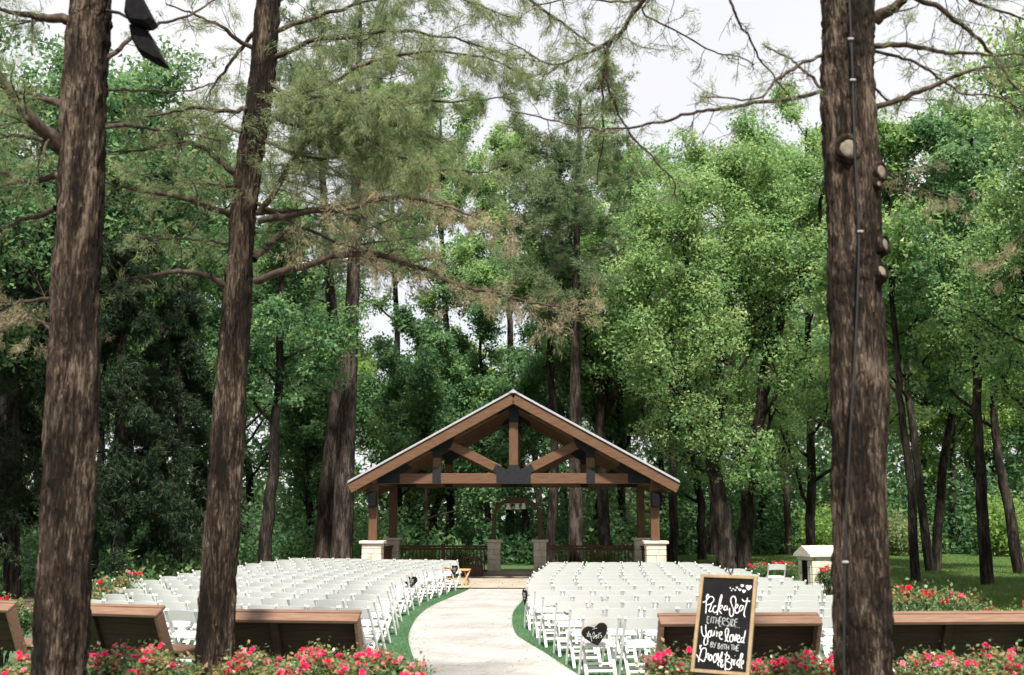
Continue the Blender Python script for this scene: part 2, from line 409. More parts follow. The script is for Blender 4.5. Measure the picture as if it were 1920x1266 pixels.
PAV_YAW = math.radians(-1.3)
PAV = (0.05, 34.8, 0.0)                    # middle of the front post line
# paved pavilion floor: slabs one by one on a bed
fl = structure(part('pavilion_floor', Geo().box((0, 37.1, -0.045), (10.2, 9.6, 0.09)), M['mortar']))
slab_meshes = []
y = 32.35; row = 0
r2 = random.Random(3)
while y < 41.7:
    h = r2.choice((.55, .62, .7)); x = -5.05 + r2.uniform(0, .3)
    while x < 5.0:
        w = min(r2.choice((.6, .8, 1.0, 1.15)), 5.05 - x)
        if w > .15:
            part('slab', Geo().bbox((x + w / 2, y + h / 2, .052), (w - .014, min(h, 41.8 - y) - .014, .03 + r2.uniform(-.003, .003)), .005), M['floor'], fl)
        x += w
    y += h
st = structure(part('pavilion_step', Geo().bbox((0.3, 39.9, .10), (2.3, 1.9, .14), .012), M['floor']))

# ------------------------------------------------------------------ pavilion
pav = thing('pavilion', 'open timber pavilion with stone piers and black steel plates behind the white chairs', 'pavilion', PAV, PAV_YAW)
HS, DEP = 4.25, 4.75                       # half span of the posts, depth
def stone_pier(x, y, w, h, cap_w, seed, parent, name='stone_pier'):
    r = random.Random(seed)
    pr = part(name, Geo().box((x, y, h / 2), (w - .03, w - .03, h - .02)), M['mortar'], parent)
    z = 0.0; k = 0
    while z < h - .05:
        ch = min(r.choice((.17, .21, .25)), h - z)
        if h - z - ch < .09: ch = h - z
        if k % 3 == 2: cuts = [0, 1]
        else:
            c = r.choice((.36, .5, .62)); cuts = [0, c, 1]
        for j in range(len(cuts) - 1):
            for half in (0, 1):
                cc = cuts if half == 0 else [0, 1 - cuts[1], 1] if len(cuts) == 3 else cuts
                x0, x1 = x - w / 2 + w * cc[j], x - w / 2 + w * cc[j + 1]
                e = r.uniform(0, .012)
                yc = y - w / 4 - e if half == 0 else y + w / 4 + e
                ex = r.uniform(-.004, .008)
                part('stone', Geo().bbox(((x0 + x1) / 2, yc, z + ch / 2), (x1 - x0 - .012 + ex, w / 2 - .004, ch - .012), .016), M['stone'], pr)
        z += ch; k += 1
    part('cap', Geo().bbox((x, y, h + .045), (cap_w, cap_w, .09), .018), M['stone'], pr)
    return pr
for i, (sx, yy) in enumerate(((-1, 0), (1, 0), (-1, DEP), (1, DEP))):
    wd, cw = ((.60, .74) if yy == 0 else (.48, .62))
    stone_pier(sx * HS, yy, wd, 1.19, cw, 20 + i, pav)
    part('post', Geo().bbox((sx * HS, yy, 1.28 + .86), (.26, .26, 1.72), .012), M['wood_z'], pav)
# eave beams front to back
for sx in (-1, 1):
    part('eave_beam', Geo().bbox((sx * HS, DEP / 2, 3.13), (.25, DEP + .75, .26), .012), M['wood'], pav)
SL = 0.55
EH, OV = 4.90, .62                           # half width of the roof, overhang
RIDGE = 5.66                                  # underside of the decking at the ridge
def roof_z(x): return RIDGE - abs(x) * SL
yf, yb = -OV, DEP + OV
roof = None
for sx in (-1, 1):
    g = Geo()
    a, b = (0, RIDGE), (sx * EH, roof_z(EH))
    t = .045
    g.add([(a[0], yf, a[1]), (b[0], yf, b[1]), (b[0], yb, b[1]), (a[0], yb, a[1]), (a[0], yf, a[1] + t), (b[0], yf, b[1] + t), (b[0], yb, b[1] + t), (a[0], yb, a[1] + t)],
          [(0, 1, 2, 3), (7, 6, 5, 4), (0, 4, 5, 1), (1, 5, 6, 2), (2, 6, 7, 3), (3, 7, 4, 0)])
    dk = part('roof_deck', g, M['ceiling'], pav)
    # metal sheet with standing seams
    g = Geo()
    z0 = t + .004; tm = .036
    ex = .05
    g.add([(a[0], yf - ex, a[1] + z0), (sx * (EH + ex), yf - ex, roof_z(EH + ex) + z0), (sx * (EH + ex), yb + ex, roof_z(EH + ex) + z0), (a[0], yb + ex, a[1] + z0),
           (a[0], yf - ex, a[1] + z0 + tm), (sx * (EH + ex), yf - ex, roof_z(EH + ex) + z0 + tm), (sx * (EH + ex), yb + ex, roof_z(EH + ex) + z0 + tm), (a[0], yb + ex, a[1] + z0 + tm)],
          [(0, 1, 2, 3), (7, 6, 5, 4), (0, 4, 5, 1), (1, 5, 6, 2), (2, 6, 7, 3), (3, 7, 4, 0)])
    ms = part('metal_sheet', g, M['metal_roof'], pav)
    for k in range(13):
        yy = yf + .1 + k * (yb - yf - .2) / 12
        part('seam', Geo().beam((0, yy, RIDGE + z0 + tm + .02), (sx * (EH + ex), yy, roof_z(EH + ex) + z0 + tm + .02), .02, .04, .004, up=(0, 0, 1)), M['metal_roof'], ms)
    # barge board on both gable ends
    for yy in (yf + .02, yb - .02):
        dz = -.15
        part('barge_board', Geo().beam((sx * .0, yy, RIDGE + dz), (sx * EH, yy, roof_z(EH) + dz), .05, .27, .008), M['wood_x'], pav)
    # rafters under the deck and top chords of the two trusses
    for yy in (0.0, DEP):
        part('top_chord', Geo().beam((0, yy, RIDGE - .20), (sx * (EH - .12), yy, roof_z(EH - .12) - .20), .24, .26, .01), M['wood_x'], pav)
    for k in range(1, 6):
        yy = k * DEP / 6
        part('rafter', Geo().beam((0, yy, RIDGE - .11), (sx * (EH - .1), yy, roof_z(EH - .1) - .11), .09, .17, .006), M['wood_x'], pav)
    part('eave_fascia', Geo().bbox((sx * (EH - .01), DEP / 2, roof_z(EH) - .09), (.045, DEP + 2 * OV - .12, .17), .006), M['wood'], pav)
part('ridge_cap', Geo().add([(-.16, yf - .06, RIDGE + .02), (0, yf - .06, RIDGE + .135), (.16, yf - .06, RIDGE + .02), (-.16, yb + .06, RIDGE + .02), (0, yb + .06, RIDGE + .135), (.16, yb + .06, RIDGE + .02)],
     [(0, 2, 1), (3, 4, 5), (0, 1, 4, 3), (1, 2, 5, 4), (2, 0, 3, 5)]), M['metal_roof'], pav)
BC = 3.135                                  # middle of the bottom chord
QX = 2.33
for yy in (0.0, DEP):
    part('bottom_chord', Geo().bbox((0, yy, BC), (2 * HS - .27, .26, .31), .012), M['wood_x'], pav)
    part('king_post', Geo().bbox((0, yy, (BC + .155 + RIDGE - .2) / 2), (.28, .28, RIDGE - .2 - BC - .155), .012), M['wood_z'], pav)
    for sx in (-1, 1):
        zt = roof_z(QX) - .33
        part('queen_post', Geo().bbox((sx * QX, yy, (BC + .155 + zt) / 2), (.26, .25, zt - BC - .155), .012), M['wood_z'], pav)
        part('strut', Geo().beam((sx * .42, yy, BC + .27), (sx * 2.06, yy, BC + 1.09), .24, .27, .012), M['wood_x'], pav)
    # black steel plates, both faces
    for s in (-1, 1):
        q = yy + s * .150
        def plate(poly, pname='steel_plate'):
            n_ = len(poly)
            g = Geo(); v = [(p[0], q - .008, p[1]) for p in poly] + [(p[0], q + .008, p[1]) for p in poly]
            g.add(v, [tuple(range(n_)), tuple(range(2 * n_ - 1, n_ - 1, -1))] + [(i, n_ + i, n_ + (i + 1) % n_, (i + 1) % n_) for i in range(n_)])
            part(pname, g, M['steel'], pav)
        zb, ztop = BC - .15, BC + .15
        plate([(-.52, zb), (.52, zb), (.52, ztop), (.64, ztop + .08), (.53, ztop + .28), (.20, ztop + .12), (.135, ztop + .26), (-.135, ztop + .26), (-.20, ztop + .12), (-.53, ztop + .28), (-.64, ztop + .08), (-.52, ztop)])
        plate([(-.145, RIDGE - .82), (.145, RIDGE - .82), (.145, RIDGE - .42), (.50, RIDGE - .62), (.42, RIDGE - .38), (0, RIDGE - .14), (-.42, RIDGE - .38), (-.50, RIDGE - .62), (-.145, RIDGE - .42)])
        for sx in (-1, 1):
            zt = roof_z(QX)
            plate([(sx * (QX - .13), zb), (sx * (QX + .13), zb), (sx * (QX + .13), ztop + .17), (sx * (QX - .13), ztop + .17)])
            plate([(sx * (QX - .13), zt - .62), (sx * (QX + .13), zt - .62), (sx * (QX + .13), zt - .42), (sx * (QX + .42), zt - .42), (sx * (QX + .3), zt - .22), (sx * (QX - .35), zt + .14), (sx * (QX - .52), zt - .02), (sx * (QX - .42), zt - .30), (sx * (QX - .13), zt - .46)])
            plate([(sx * (HS - .14), zb), (sx * (HS - .80), zb), (sx * (HS - .80), ztop), (sx * (HS - 1.15), ztop + .17), (sx * (HS - 1.0), ztop + .30), (sx * (HS - .05), ztop - .22), (sx * (HS - .14), ztop - .25)])
# side railings and back railings (each baluster a piece)
def railing(p0, p1, parent, n, posts=(), h=1.02, solid=False):
    p0, p1 = np.array(p0, float), np.array(p1, float)
    d = (p1 - p0) / np.linalg.norm(p1 - p0)
    rl = part('railing', Geo().beam((*p0, h - .03), (*p1, h - .03), .12, .06, .008), M['dark_wood'], parent)
    part('bottom_rail', Geo().beam((*p0, .16), (*p1, .16), .06, .08, .006), M['dark_wood'], rl)
    part('top_rail', Geo().beam((*p0, h - .12), (*p1, h - .12), .05, .08, .006), M['dark_wood'], rl)
    for k in range(n):
        q = p0 + (p1 - p0) * (k + .5) / n
        part('baluster', Geo().box((q[0], q[1], (h + .05) / 2), (.035, .035, h - .26 - .01)), M['dark_wood'], rl)
    for t in posts:
        q = p0 + (p1 - p0) * t
        part('rail_post', Geo().bbox((q[0], q[1], (h + .04) / 2), (.13, .13, h + .06), .01), M['dark_wood'], rl)
    return rl
AX = .78                                     # half spacing of the arch piers
railing((-HS + .25, DEP), (-AX - .24 + .12, DEP), pav, 24, (.48,))
railing((AX + .24 + .12, DEP), (HS - .25, DEP), pav, 24, (.5,))
for sx in (-1, 1):
    railing((sx * HS, .31), (sx * HS, DEP - .25), pav, 26, (.5,))

# bell arch between two stone piers, at the back of the pavilion
arch = thing('bell_arch', 'dark brown curved timber arch on two narrow stone piers behind the pavilion floor', 'arch', (.17, 39.4, 0.0), PAV_YAW)
for sx in (-1, 1): stone_pier(sx * AX, 0, .45, 1.13, .58, 60 + sx, arch)
g = Geo()
ap = []
for k in range(25):
    a = math.pi * k / 24
    ap.append((-AX * math.cos(a) * (1 if abs(math.cos(a)) < .98 else 1), 2.0 + .58 * math.sin(a) ** .9))
ap = [(-AX, 1.2)] + ap + [(AX, 1.2)]
for i in range(len(ap) - 1):
    g.beam((ap[i][0], 0, ap[i][1]), (ap[i + 1][0], 0, ap[i + 1][1]), .14, .14, .004, up=(0, 1, 0))
part('arch_beam', g, M['dark_wood'], arch)
part('tie_bar', Geo().bbox((0, 0, 2.49), (.72, .06, .06), .006), M['dark_wood'], arch)
words = ('leftmost of the three white bells hanging under the brown arch', 'middle one of the three white bells hanging under the brown arch', 'rightmost of the three white bells hanging under the brown arch')
for k, dx in enumerate((-.30, .0, .22)):
    b = thing('bell', words[k], 'bell', (.17 + dx, 39.25, 2.24 + (.0, .0, .01)[k]), 0, 'white bells under the arch')
    b.scale = (1.2, 1.2, 1.2)
    prof = [(.0, .165), (.03, .165), (.05, .14), (.06, .08), (.075, .035), (.10, .0), (.092, .0), (.0, .09)]
    n_ = 14; g = Geo(); v = []
    for (r_, z_) in prof:
        for j in range(n_): v.append((r_ * math.cos(2 * math.pi * j / n_), r_ * math.sin(2 * math.pi * j / n_), z_))
    f = [(i * n_ + j, i * n_ + (j + 1) % n_, (i + 1) * n_ + (j + 1) % n_, (i + 1) * n_ + j) for i in range(len(prof) - 1) for j in range(n_)]
    part('bell_body', g.add(v, f), M['bell'], b, True)
    part('hanger', Geo().tube([(0, 0, .16), (0, .0, .19)], [.012, .012], 6), M['steel'], b)
    part('clapper', Geo().tube([(0, 0, .08), (0, 0, .0), (0, 0, -.02)], [.006, .012, .014], 6), M['steel'], b)

# loudspeakers on the front posts
for sx, lab in ((-1, 'black loudspeaker fixed to the front pavilion post over the left chair block'), (1, 'black loudspeaker fixed to the front pavilion post on the stone kiosk side')):
    cx = PAV[0] + sx * HS * math.cos(PAV_YAW); cy = PAV[1] + sx * HS * math.sin(PAV_YAW)
    t = thing('loudspeaker', lab, 'loudspeaker', (cx, cy - .26, 2.28), PAV_YAW, 'loudspeakers on the pavilion posts')
    part('cabinet', Geo().bbox((0, 0, .23), (.25, .24, .46), .02), M['black'], t)
    part('grille', Geo().bbox((0, -.125, .23), (.21, .02, .42), .008), M['black'], t)
    part('bracket', Geo().bbox((0, .122, .23), (.08, .02, .30), .003), M['steel'], t)

# ------------------------------------------------------------------ folding chairs
ORD = 'first second third fourth fifth sixth seventh eighth ninth tenth eleventh twelfth thirteenth fourteenth fifteenth sixteenth seventeenth eighteenth nineteenth twentieth'.split()
chair = thing('folding_chair', 'white folding chair', 'chair')
def chair_parts():
    # local: +y is the way the sitter looks, z up
    def leg(p0, p1, w, d, knob=False):
        g = Geo().beam(p0, p1, w, d, .006, up=(0, 1, 0))
        if knob:
            p = Vector(p1)
            g.bbox(p + Vector((0, -.008, .012)), (w * 1.06, d * 1.0, .036), .010)
        return g
    for s in (-1, 1):
        part('leg', leg((s * .222, .185, .005), (s * .222, -.205, .775), .028, .040, True), M['chair'], chair)
        part('leg', leg((s * .180, -.235, .005), (s * .180, .12, .435), .040, .030), M['chair'], chair)
    g = Geo()                                     # broad curved back panel, top edge arched
    nx = 8; v = []
    tops = []
    for i in range(nx + 1):
        u = -1 + 2 * i / nx; x = u * .209
        bow = -.030 * (1 - u * u)
        zt, zb = .776 + .016 * (1 - u * u), .632 + .016 * (1 - u * u)
        for (dz, dy) in ((zb, .0), (zt, .0)):
            yy = -.205 + (.775 - dz) * .36 + bow
            v.append((x, yy - .011, dz)); v.append((x, yy + .011, dz))
    f = []
    for i in range(nx):
        a, b = i * 4, i * 4 + 4
        f += [(a, a + 2, b + 2, b), (a + 1, b + 1, b + 3, a + 3), (a + 2, a + 3, b + 3, b + 2), (a, b, b + 1, a + 1)]
    f += [(0, 1, 3, 2), (nx * 4, nx * 4 + 2, nx * 4 + 3, nx * 4 + 1)]
    part('backrest', g.add(v, f), M['chair'], chair)
    part('seat', Geo().bbox((0, .03, .432), (.395, .39, .03), .008), M['chair'], chair)
    part('seat_pad', Geo().bbox((0, .03, .462), (.37, .36, .034), .014), M['pad'], chair)
    part('stretcher', Geo().bbox((0, .118, .135), (.415, .02, .035), .004), M['chair'], chair)
    part('stretcher', Geo().bbox((0, -.13, .13), (.325, .018, .032), .004), M['chair'], chair)
    part('stretcher', Geo().bbox((0, -.065, .21), (.325, .018, .032), .004), M['chair'], chair)
chair_parts()
def interp(tab, y):
    a = np.array(tab); return float(np.interp(y, a[:, 0], a[:, 1]))
L_AISLE = [(14.9, -1.80), (17.2, -1.92), (20.7, -2.08), (22.2, -2.17), (25, -2.18), (27.5, -2.08), (29.2, -1.85), (30.5, -1.68), (32.8, -1.45)]
L_END = [(14.9, -6.3), (17.2, -6.4), (18.7, -6.8), (20, -7.0), (21.7, -7.4), (23.4, -7.75), (27, -7.5), (34, -6.6)]
R_AISLE = [(14.7, .88), (15.7, .79), (16.9, .66), (18.2, .50), (20.2, .33), (21.5, .2), (24.7, .36), (26, .46), (28, .65), (31.3, .97)]
seats = {}
first = [True]
def put_chair(x, y, rz, label, z=0.0):
    c = chair if first[0] else copy_tree(chair)
    first[0] = False
    c.location = (x, y, z); c.rotation_euler = (0, 0, rz)
    tag(c, label, 'chair', 'white folding chairs set out for the ceremony')
    return c
cr = random.Random(5)
NL, NR = 15, 14
for n in range(NL):
    ya = 14.9 + 1.275 * n
    tilt = math.radians(-20)
    u = (-math.cos(tilt), -math.sin(tilt))
    x = interp(L_AISLE, ya) - .23; k = 0; yy = ya
    while x > interp(L_END, yy) + .2:
        rz = tilt + cr.gauss(0, .045)
        lab = f"white folding chair, left block, {ORD[NL - 1 - n]} row from the pavilion, {ORD[k]} from the aisle"
        seats['L', n, k] = put_chair(x + cr.gauss(0, .016), yy + cr.gauss(0, .04), rz, lab)
        k += 1; x += u[0] * .492; yy += u[1] * .492
for n in range(NR):
    ya = 14.7 + 1.277 * n
    x = interp(R_AISLE, ya) + .23; k = 0; yy = ya
    tilt = math.radians(3.0)
    xe = 5.75 if n < 11 else 5.75 - (n - 10) * .14
    while x < xe - .2:
        rz = math.radians(6 if k < 3 else 3) + cr.gauss(0, .045)
        lab = f"white folding chair, right block, {ORD[NR - 1 - n]} row from the pavilion, {ORD[k]} from the aisle"
        seats['R', n, k] = put_chair(x + cr.gauss(0, .016), yy + cr.gauss(0, .04), rz, lab)
        k += 1; x += math.cos(tilt) * .497; yy += math.sin(tilt) * .497
put_chair(6.85, 30.2, .05, 'single white folding chair standing apart in front of the stone kiosk roses')
put_chair(5.75, 16.4, .03, 'white folding chair at the row end beside the roses behind the rightmost bench')

# ------------------------------------------------------------------ heart signs and the chalkboard
def ribbon(strokes, width, z):
    """flat hand-drawn strokes in the xy plane at height z"""
    g = Geo()
    for st_ in strokes:
        p = np.array([(a, b, 0) for a, b in st_], float)
        if len(p) > 2: p = smooth_path(p, len(p) * 5)
        t = np.gradient(p, axis=0); t /= np.linalg.norm(t, axis=1, keepdims=True) + 1e-9
        nrm = np.stack([-t[:, 1], t[:, 0], 0 * t[:, 0]], 1)
        m_ = len(p); w = width * (.72 + .28 * np.sin(np.linspace(.5, 5.5, m_)) ** 2) / 2
        v = []
        for i in range(m_):
            for s in (-1, 1):
                q = p[i] + nrm[i] * s * w[i]; v.append((q[0], q[1], z)); v.append((q[0], q[1], z + .0015))
        f = []
        for i in range(m_ - 1):
            a, b = i * 4, i * 4 + 4
            f += [(a + 1, b + 1, b + 3, a + 3), (a, a + 1, b + 1, b), (a + 2, b + 2, b + 3, a + 3)]
        g.add(v, f)
    return g
def heart_poly(r, n=28, cx=0, cy=0):
    out = []
    for k in range(n):
        t = 2 * math.pi * k / n
        out.append((cx + r * math.sin(t) ** 3, cy + r * (13 * math.cos(t) - 5 * math.cos(2 * t) - 2 * math.cos(3 * t) - math.cos(4 * t)) / 16))
    return out
H3 = [(640, 930), (760, 790), (870, 640), (935, 470), (920, 380), (860, 320), (780, 300), (690, 320), (620, 380), (560, 440), (470, 410), (380, 400), (290, 430), (220, 500), (190, 580), (230, 660), (330, 760), (470, 850)]
HS3 = [[(330, 690), (370, 640), (400, 540), (375, 600), (375, 700)], [(330, 610), (420, 600)], [(400, 660), (440, 610), (430, 690), (460, 660)], [(480, 820), (455, 700), (500, 680)], [(500, 640), (540, 560), (560, 620), (520, 740), (610, 640)], [(580, 690), (630, 640), (600, 740), (650, 690)], [(670, 740), (690, 570), (680, 700)], [(650, 640), (760, 580)], [(730, 640), (770, 680), (740, 720)], [(500, 480), (640, 450)]]
def heart_sign(label, loc, rot, poly, strokes, size=1.0):
    t = thing('heart_sign', label, 'sign', loc, 0, 'heart shaped chalkboards hung on aisle chairs')
    t.rotation_euler = rot
    part('heart_board', Geo().prism(poly, 0, .010), M['board'], t)
    big = [(p[0] * 1.035, p[1] * 1.035) for p in poly]
    part('backing', Geo().prism(big, -.006, -.0005), M['frame'], t)
    part('lettering', ribbon(strokes, .0065 * size, .0115), M['chalk_thin'], t)
    top = max(poly, key=lambda p: p[1])[1]
    part('string', Geo().tube([(-.07, top * .7, .004), (-.02, top + .05, -.012), (.02, top + .05, -.012), (.07, top * .7, .004)], [.002] * 4, 5), M['raw_wood'], t)
k3 = 1 / 15.82 / 147.0
def c3(p): return ((p[0] - 562) * k3, -(p[1] - 600) * k3)
up = math.pi / 2
c = seats['R', 0, 0]
heart_sign('large tilted black heart sign on the chair nearest the path, beside a bench', (c.location.x - .07, c.location.y - .31, .60), (up - .12, 0, .06), [c3(p) for p in H3][::-1], [[c3(p) for p in s] for s in HS3])
hp = heart_poly(.155)[::-1]
scr = [[(-.09 + i * .02, .04 + .018 * (-1) ** i) for i in range(9)], [(-.08 + i * .019, .0 + .016 * (-1) ** i) for i in range(9)], [(-.04 + i * .016, -.045 + .015 * (-1) ** i) for i in range(6)]]
c = seats['L', 9, 0]
heart_sign('upright black heart sign halfway along the aisle edge of the left chair block', (c.location.x + .10, c.location.y - .33, .57), (up - .1, .05, -.15), hp, scr)
c = seats['L', 13, 0]
heart_sign('black heart sign on a chair near the pavilion beside the raw wood table', (c.location.x + .235, c.location.y - .10, .58), (up, 0, .95), hp, scr)
c = seats['R', 5, 0]
heart_sign('black heart sign seen edge-on at the aisle edge of the right chair block', (c.location.x - .235, c.location.y - .10, .60), (up, 0, -1.30), hp, scr)

# chalkboard on an easel, in the rose bed
a_ax = Vector((1, -.5, -.015)).normalized(); b0 = Vector((-.2, -.36, -1)).normalized()
b_ax = (b0 - a_ax * b0.dot(a_ax)).normalized()
n_ax = a_ax.cross(-b_ax)                     # towards the viewer
BW, BH = .505, .865
sign = thing('chalkboard_sign', 'black chalkboard with white hand lettering in a pale wooden frame among the roses', 'sign', tuple(P(1358.5, 1170, 10.0)))
sign.rotation_euler = Matrix((a_ax, -b_ax, n_ax)).transposed().to_euler()
fw = .030
part('panel', Geo().box((0, 0, -.004), (BW - fw, BH - fw, .012)), M['board'], sign)
for s in (-1, 1):
    part('frame_rail', Geo().bbox((s * (BW / 2 - fw / 2), 0, 0), (fw, BH, .032), .003), M['frame'], sign)
    part('frame_rail', Geo().bbox((0, s * (BH / 2 - fw / 2), 0), (BW - 2 * fw - .002, fw, .032), .003), M['frame'], sign)
o_ = np.array([1322.6, 1080.5]); ea = np.array([97.4, 6.0]); eb = np.array([-26.0, 174.0])
inv = np.linalg.inv(np.stack([ea, eb], 1))
def on_board(px, py):
    u_, v_ = inv @ (np.array([px, py]) - o_)
    return ((u_ - .5) * BW, (.5 - v_) * BH)
def R1(s): return [on_board(x / 14.067 + 1300, y / 14.067 + 1090) for x, y in s]
def R2(s): return [on_board(x / 14.067 + 1290, y / 14.067 + 1170) for x, y in s]
lines = [
 ('chalk', .0072, R1, [[(455, 385), (430, 450), (412, 600), (400, 750), (385, 880)], [(320, 590), (400, 570), (480, 470), (560, 450), (603, 505), (580, 580), (500, 640), (400, 660)], [(455, 385), (480, 420), (475, 480)],
   [(540, 640), (495, 750), (465, 822), (530, 820), (570, 790)], [(645, 690), (600, 700), (560, 780), (585, 850), (640, 840), (700, 770)], [(790, 400), (740, 560), (690, 760), (660, 910)], [(790, 400), (800, 460), (760, 600), (700, 720)],
   [(690, 760), (760, 680), (800, 700), (760, 760), (700, 770), (740, 840), (770, 890)], [(900, 690), (860, 700), (830, 760), (850, 800), (900, 760), (915, 690), (905, 770), (940, 790)],
   [(1120, 640), (1130, 520), (1090, 450), (1030, 480), (1005, 570), (1030, 680), (1060, 800), (1040, 920), (990, 950), (960, 900), (970, 740)], [(1090, 760), (1150, 720), (1170, 670), (1130, 660), (1095, 740), (1100, 850), (1140, 870), (1200, 820)],
   [(1290, 690), (1240, 690), (1200, 760), (1210, 820), (1260, 790), (1310, 690)], [(1410, 490), (1380, 620), (1320, 800), (1300, 920), (1325, 970)], [(1280, 520), (1320, 580), (1390, 570), (1470, 580)]]),
 ('chalk_thin', .0052, R1, [[(465, 960), (425, 955), (410, 1110), (455, 1110)], [(415, 1030), (450, 1030)], [(520, 960), (490, 1110)], [(530, 965), (610, 975)], [(575, 970), (550, 1120)], [(640, 975), (610, 1130)], [(700, 985), (670, 1140)], [(625, 1055), (685, 1060)],
   [(760, 975), (720, 970), (695, 1180), (740, 1190)], [(705, 1070), (745, 1075)], [(790, 990), (765, 1160)], [(790, 990), (840, 1000), (835, 1060), (775, 1080), (820, 1180)], [(940, 1010), (900, 1000), (885, 1060), (930, 1110), (910, 1190), (865, 1180)],
   [(985, 1010), (955, 1190)], [(1020, 1015), (985, 1190), (1040, 1160), (1065, 1070), (1020, 1015)], [(1140, 1020), (1090, 1020), (1065, 1120), (1050, 1185)], [(1075, 1090), (1130, 1095)], [(1050, 1185), (1095, 1190)], [(1060, 1222), (1075, 1222)], [(1110, 1226), (1125, 1226)], [(1160, 1230), (1175, 1230)]]),
 ('chalk', .0070, R2, [[(410, 60), (405, 180), (430, 290), (480, 320), (520, 250)], [(515, 30), (510, 200), (540, 350), (535, 480), (480, 530), (445, 490), (470, 370), (540, 290)], [(610, 170), (570, 220), (555, 310), (590, 340), (630, 270), (610, 170)],
   [(650, 160), (640, 260), (665, 310), (700, 240), (720, 170)], [(720, 170), (700, 290)], [(757, 85), (750, 125)], [(770, 190), (760, 330)], [(765, 240), (820, 220)], [(830, 300), (880, 270), (885, 210), (850, 210), (820, 300), (850, 380), (900, 385)],
   [(950, 440), (1010, 330), (1050, 180), (1030, 120), (985, 150), (970, 280), (1000, 420), (1040, 440)], [(1130, 270), (1080, 310), (1065, 420), (1100, 450), (1145, 380), (1130, 270)], [(1160, 270), (1180, 430), (1230, 260)],
   [(1220, 400), (1290, 360), (1300, 300), (1260, 290), (1230, 390), (1260, 460), (1310, 450)], [(1400, 350), (1350, 350), (1320, 430), (1350, 460), (1400, 390)], [(1450, 170), (1410, 330), (1380, 430), (1400, 480)]]),
 ('chalk_thin', .0052, R2, [[(620, 450), (595, 570)], [(620, 450), (660, 470), (615, 510), (655, 530), (640, 575), (595, 570)], [(670, 470), (690, 520)], [(740, 460), (680, 600)], [(790, 490), (770, 610)], [(790, 490), (825, 500), (785, 545), (815, 570), (800, 615), (770, 610)],
   [(870, 520), (845, 560), (850, 620), (880, 610), (890, 550), (870, 520)], [(900, 510), (980, 520)], [(940, 515), (925, 620)], [(985, 520), (965, 640)], [(1035, 530), (1020, 640)], [(975, 580), (1025, 585)], [(1085, 520), (1160, 530)], [(1120, 525), (1100, 640)],
   [(1160, 540), (1145, 650)], [(1205, 545), (1190, 670)], [(1150, 600), (1195, 605)], [(1280, 530), (1230, 535), (1210, 660), (1255, 665)], [(1220, 600), (1260, 600)]]),
 ('chalk', .0070, R2, [[(335, 560), (380, 540), (350, 600), (380, 640), (440, 600), (490, 630), (480, 780), (430, 920), (370, 900), (300, 840), (250, 760)], [(380, 640), (350, 740), (310, 860), (295, 940)], [(500, 720), (495, 840)], [(500, 760), (545, 740), (530, 880)],
   [(590, 760), (555, 820), (560, 900), (600, 890), (620, 800), (590, 760)], [(680, 770), (650, 830), (660, 940), (700, 930), (730, 840), (720, 740), (680, 770)], [(735, 890), (770, 720), (780, 890), (870, 690), (850, 800), (790, 900), (750, 980), (770, 1030)],
   [(870, 1060), (820, 960), (830, 890), (865, 890), (855, 940), (815, 1000), (820, 1050), (850, 1050), (880, 990)], [(985, 690), (960, 780), (930, 920), (915, 1140)], [(920, 750), (990, 760), (1030, 830), (950, 900), (1050, 960), (1060, 1060), (990, 1110), (920, 1080)],
   [(1080, 850), (1070, 960)], [(1075, 900), (1120, 890), (1110, 1000)], [(1155, 870), (1130, 1010)], [(1163, 790), (1170, 780)], [(1270, 870), (1220, 900), (1190, 980), (1220, 1010), (1270, 930)], [(1345, 730), (1310, 740), (1270, 900), (1240, 1040), (1270, 1060)], [(1345, 730), (1330, 820), (1280, 900)],
   [(1290, 990), (1340, 960), (1350, 900), (1310, 920), (1290, 1010), (1310, 1090)]])]
for mt, w_, fn, ss in lines:
    part('chalk_lettering', ribbon([fn(s) for s in ss], w_, .0035), M[mt], sign)
for (hx, hy, hr) in ((1455, 232, 74), (1335, 325, 46), (1305, 185, 40), (1240, 285, 34), (1175, 230, 26), (1130, 295, 19), (1080, 260, 17), (1040, 300, 15), (1015, 235, 17)):
    q = on_board(hx / 14.067 + 1300, hy / 14.067 + 1090)
    part('chalk_heart', Geo().prism(heart_poly(hr / 14.067 / 200, 20, *q)[::-1], .0025, .005), M['chalk'], sign)
easel = thing('easel', 'thin black metal easel holding up the framed chalkboard', 'easel', (sign.location.x, sign.location.y + .25, 0))
s0 = sign.location
def ez(p): return tuple(Vector(p) - easel.location)
topc = s0 - b_ax * (BH / 2 + .035) - n_ax * .03
for s in (-1, 1):
    part('leg', Geo().tube([ez(topc), ez((s0.x + s * .26 + .02, s0.y - .22 - .06 * s, 0))], [.008, .008], 7), M['steel'], easel)
part('leg', Geo().tube([ez(topc), ez((s0.x + .14, s0.y + .62, 0))], [.008, .008], 7), M['steel'], easel)
lo = s0 + b_ax * (BH / 2 + .012)
part('ledge', Geo().tube([ez(lo - a_ax * .22), ez(lo + a_ax * .22)], [.009, .009], 7), M['steel'], easel)
for s in (-1, 1): part('hook', Geo().tube([ez(topc + a_ax * s * .012), ez(topc + a_ax * s * .018 - b_ax * .03), ez(topc + a_ax * s * .03 - b_ax * .03 + n_ax * .03), ez(topc + a_ax * s * .03 + n_ax * .045 + b_ax * .01)], [.006] * 4, 6), M['steel'], easel)

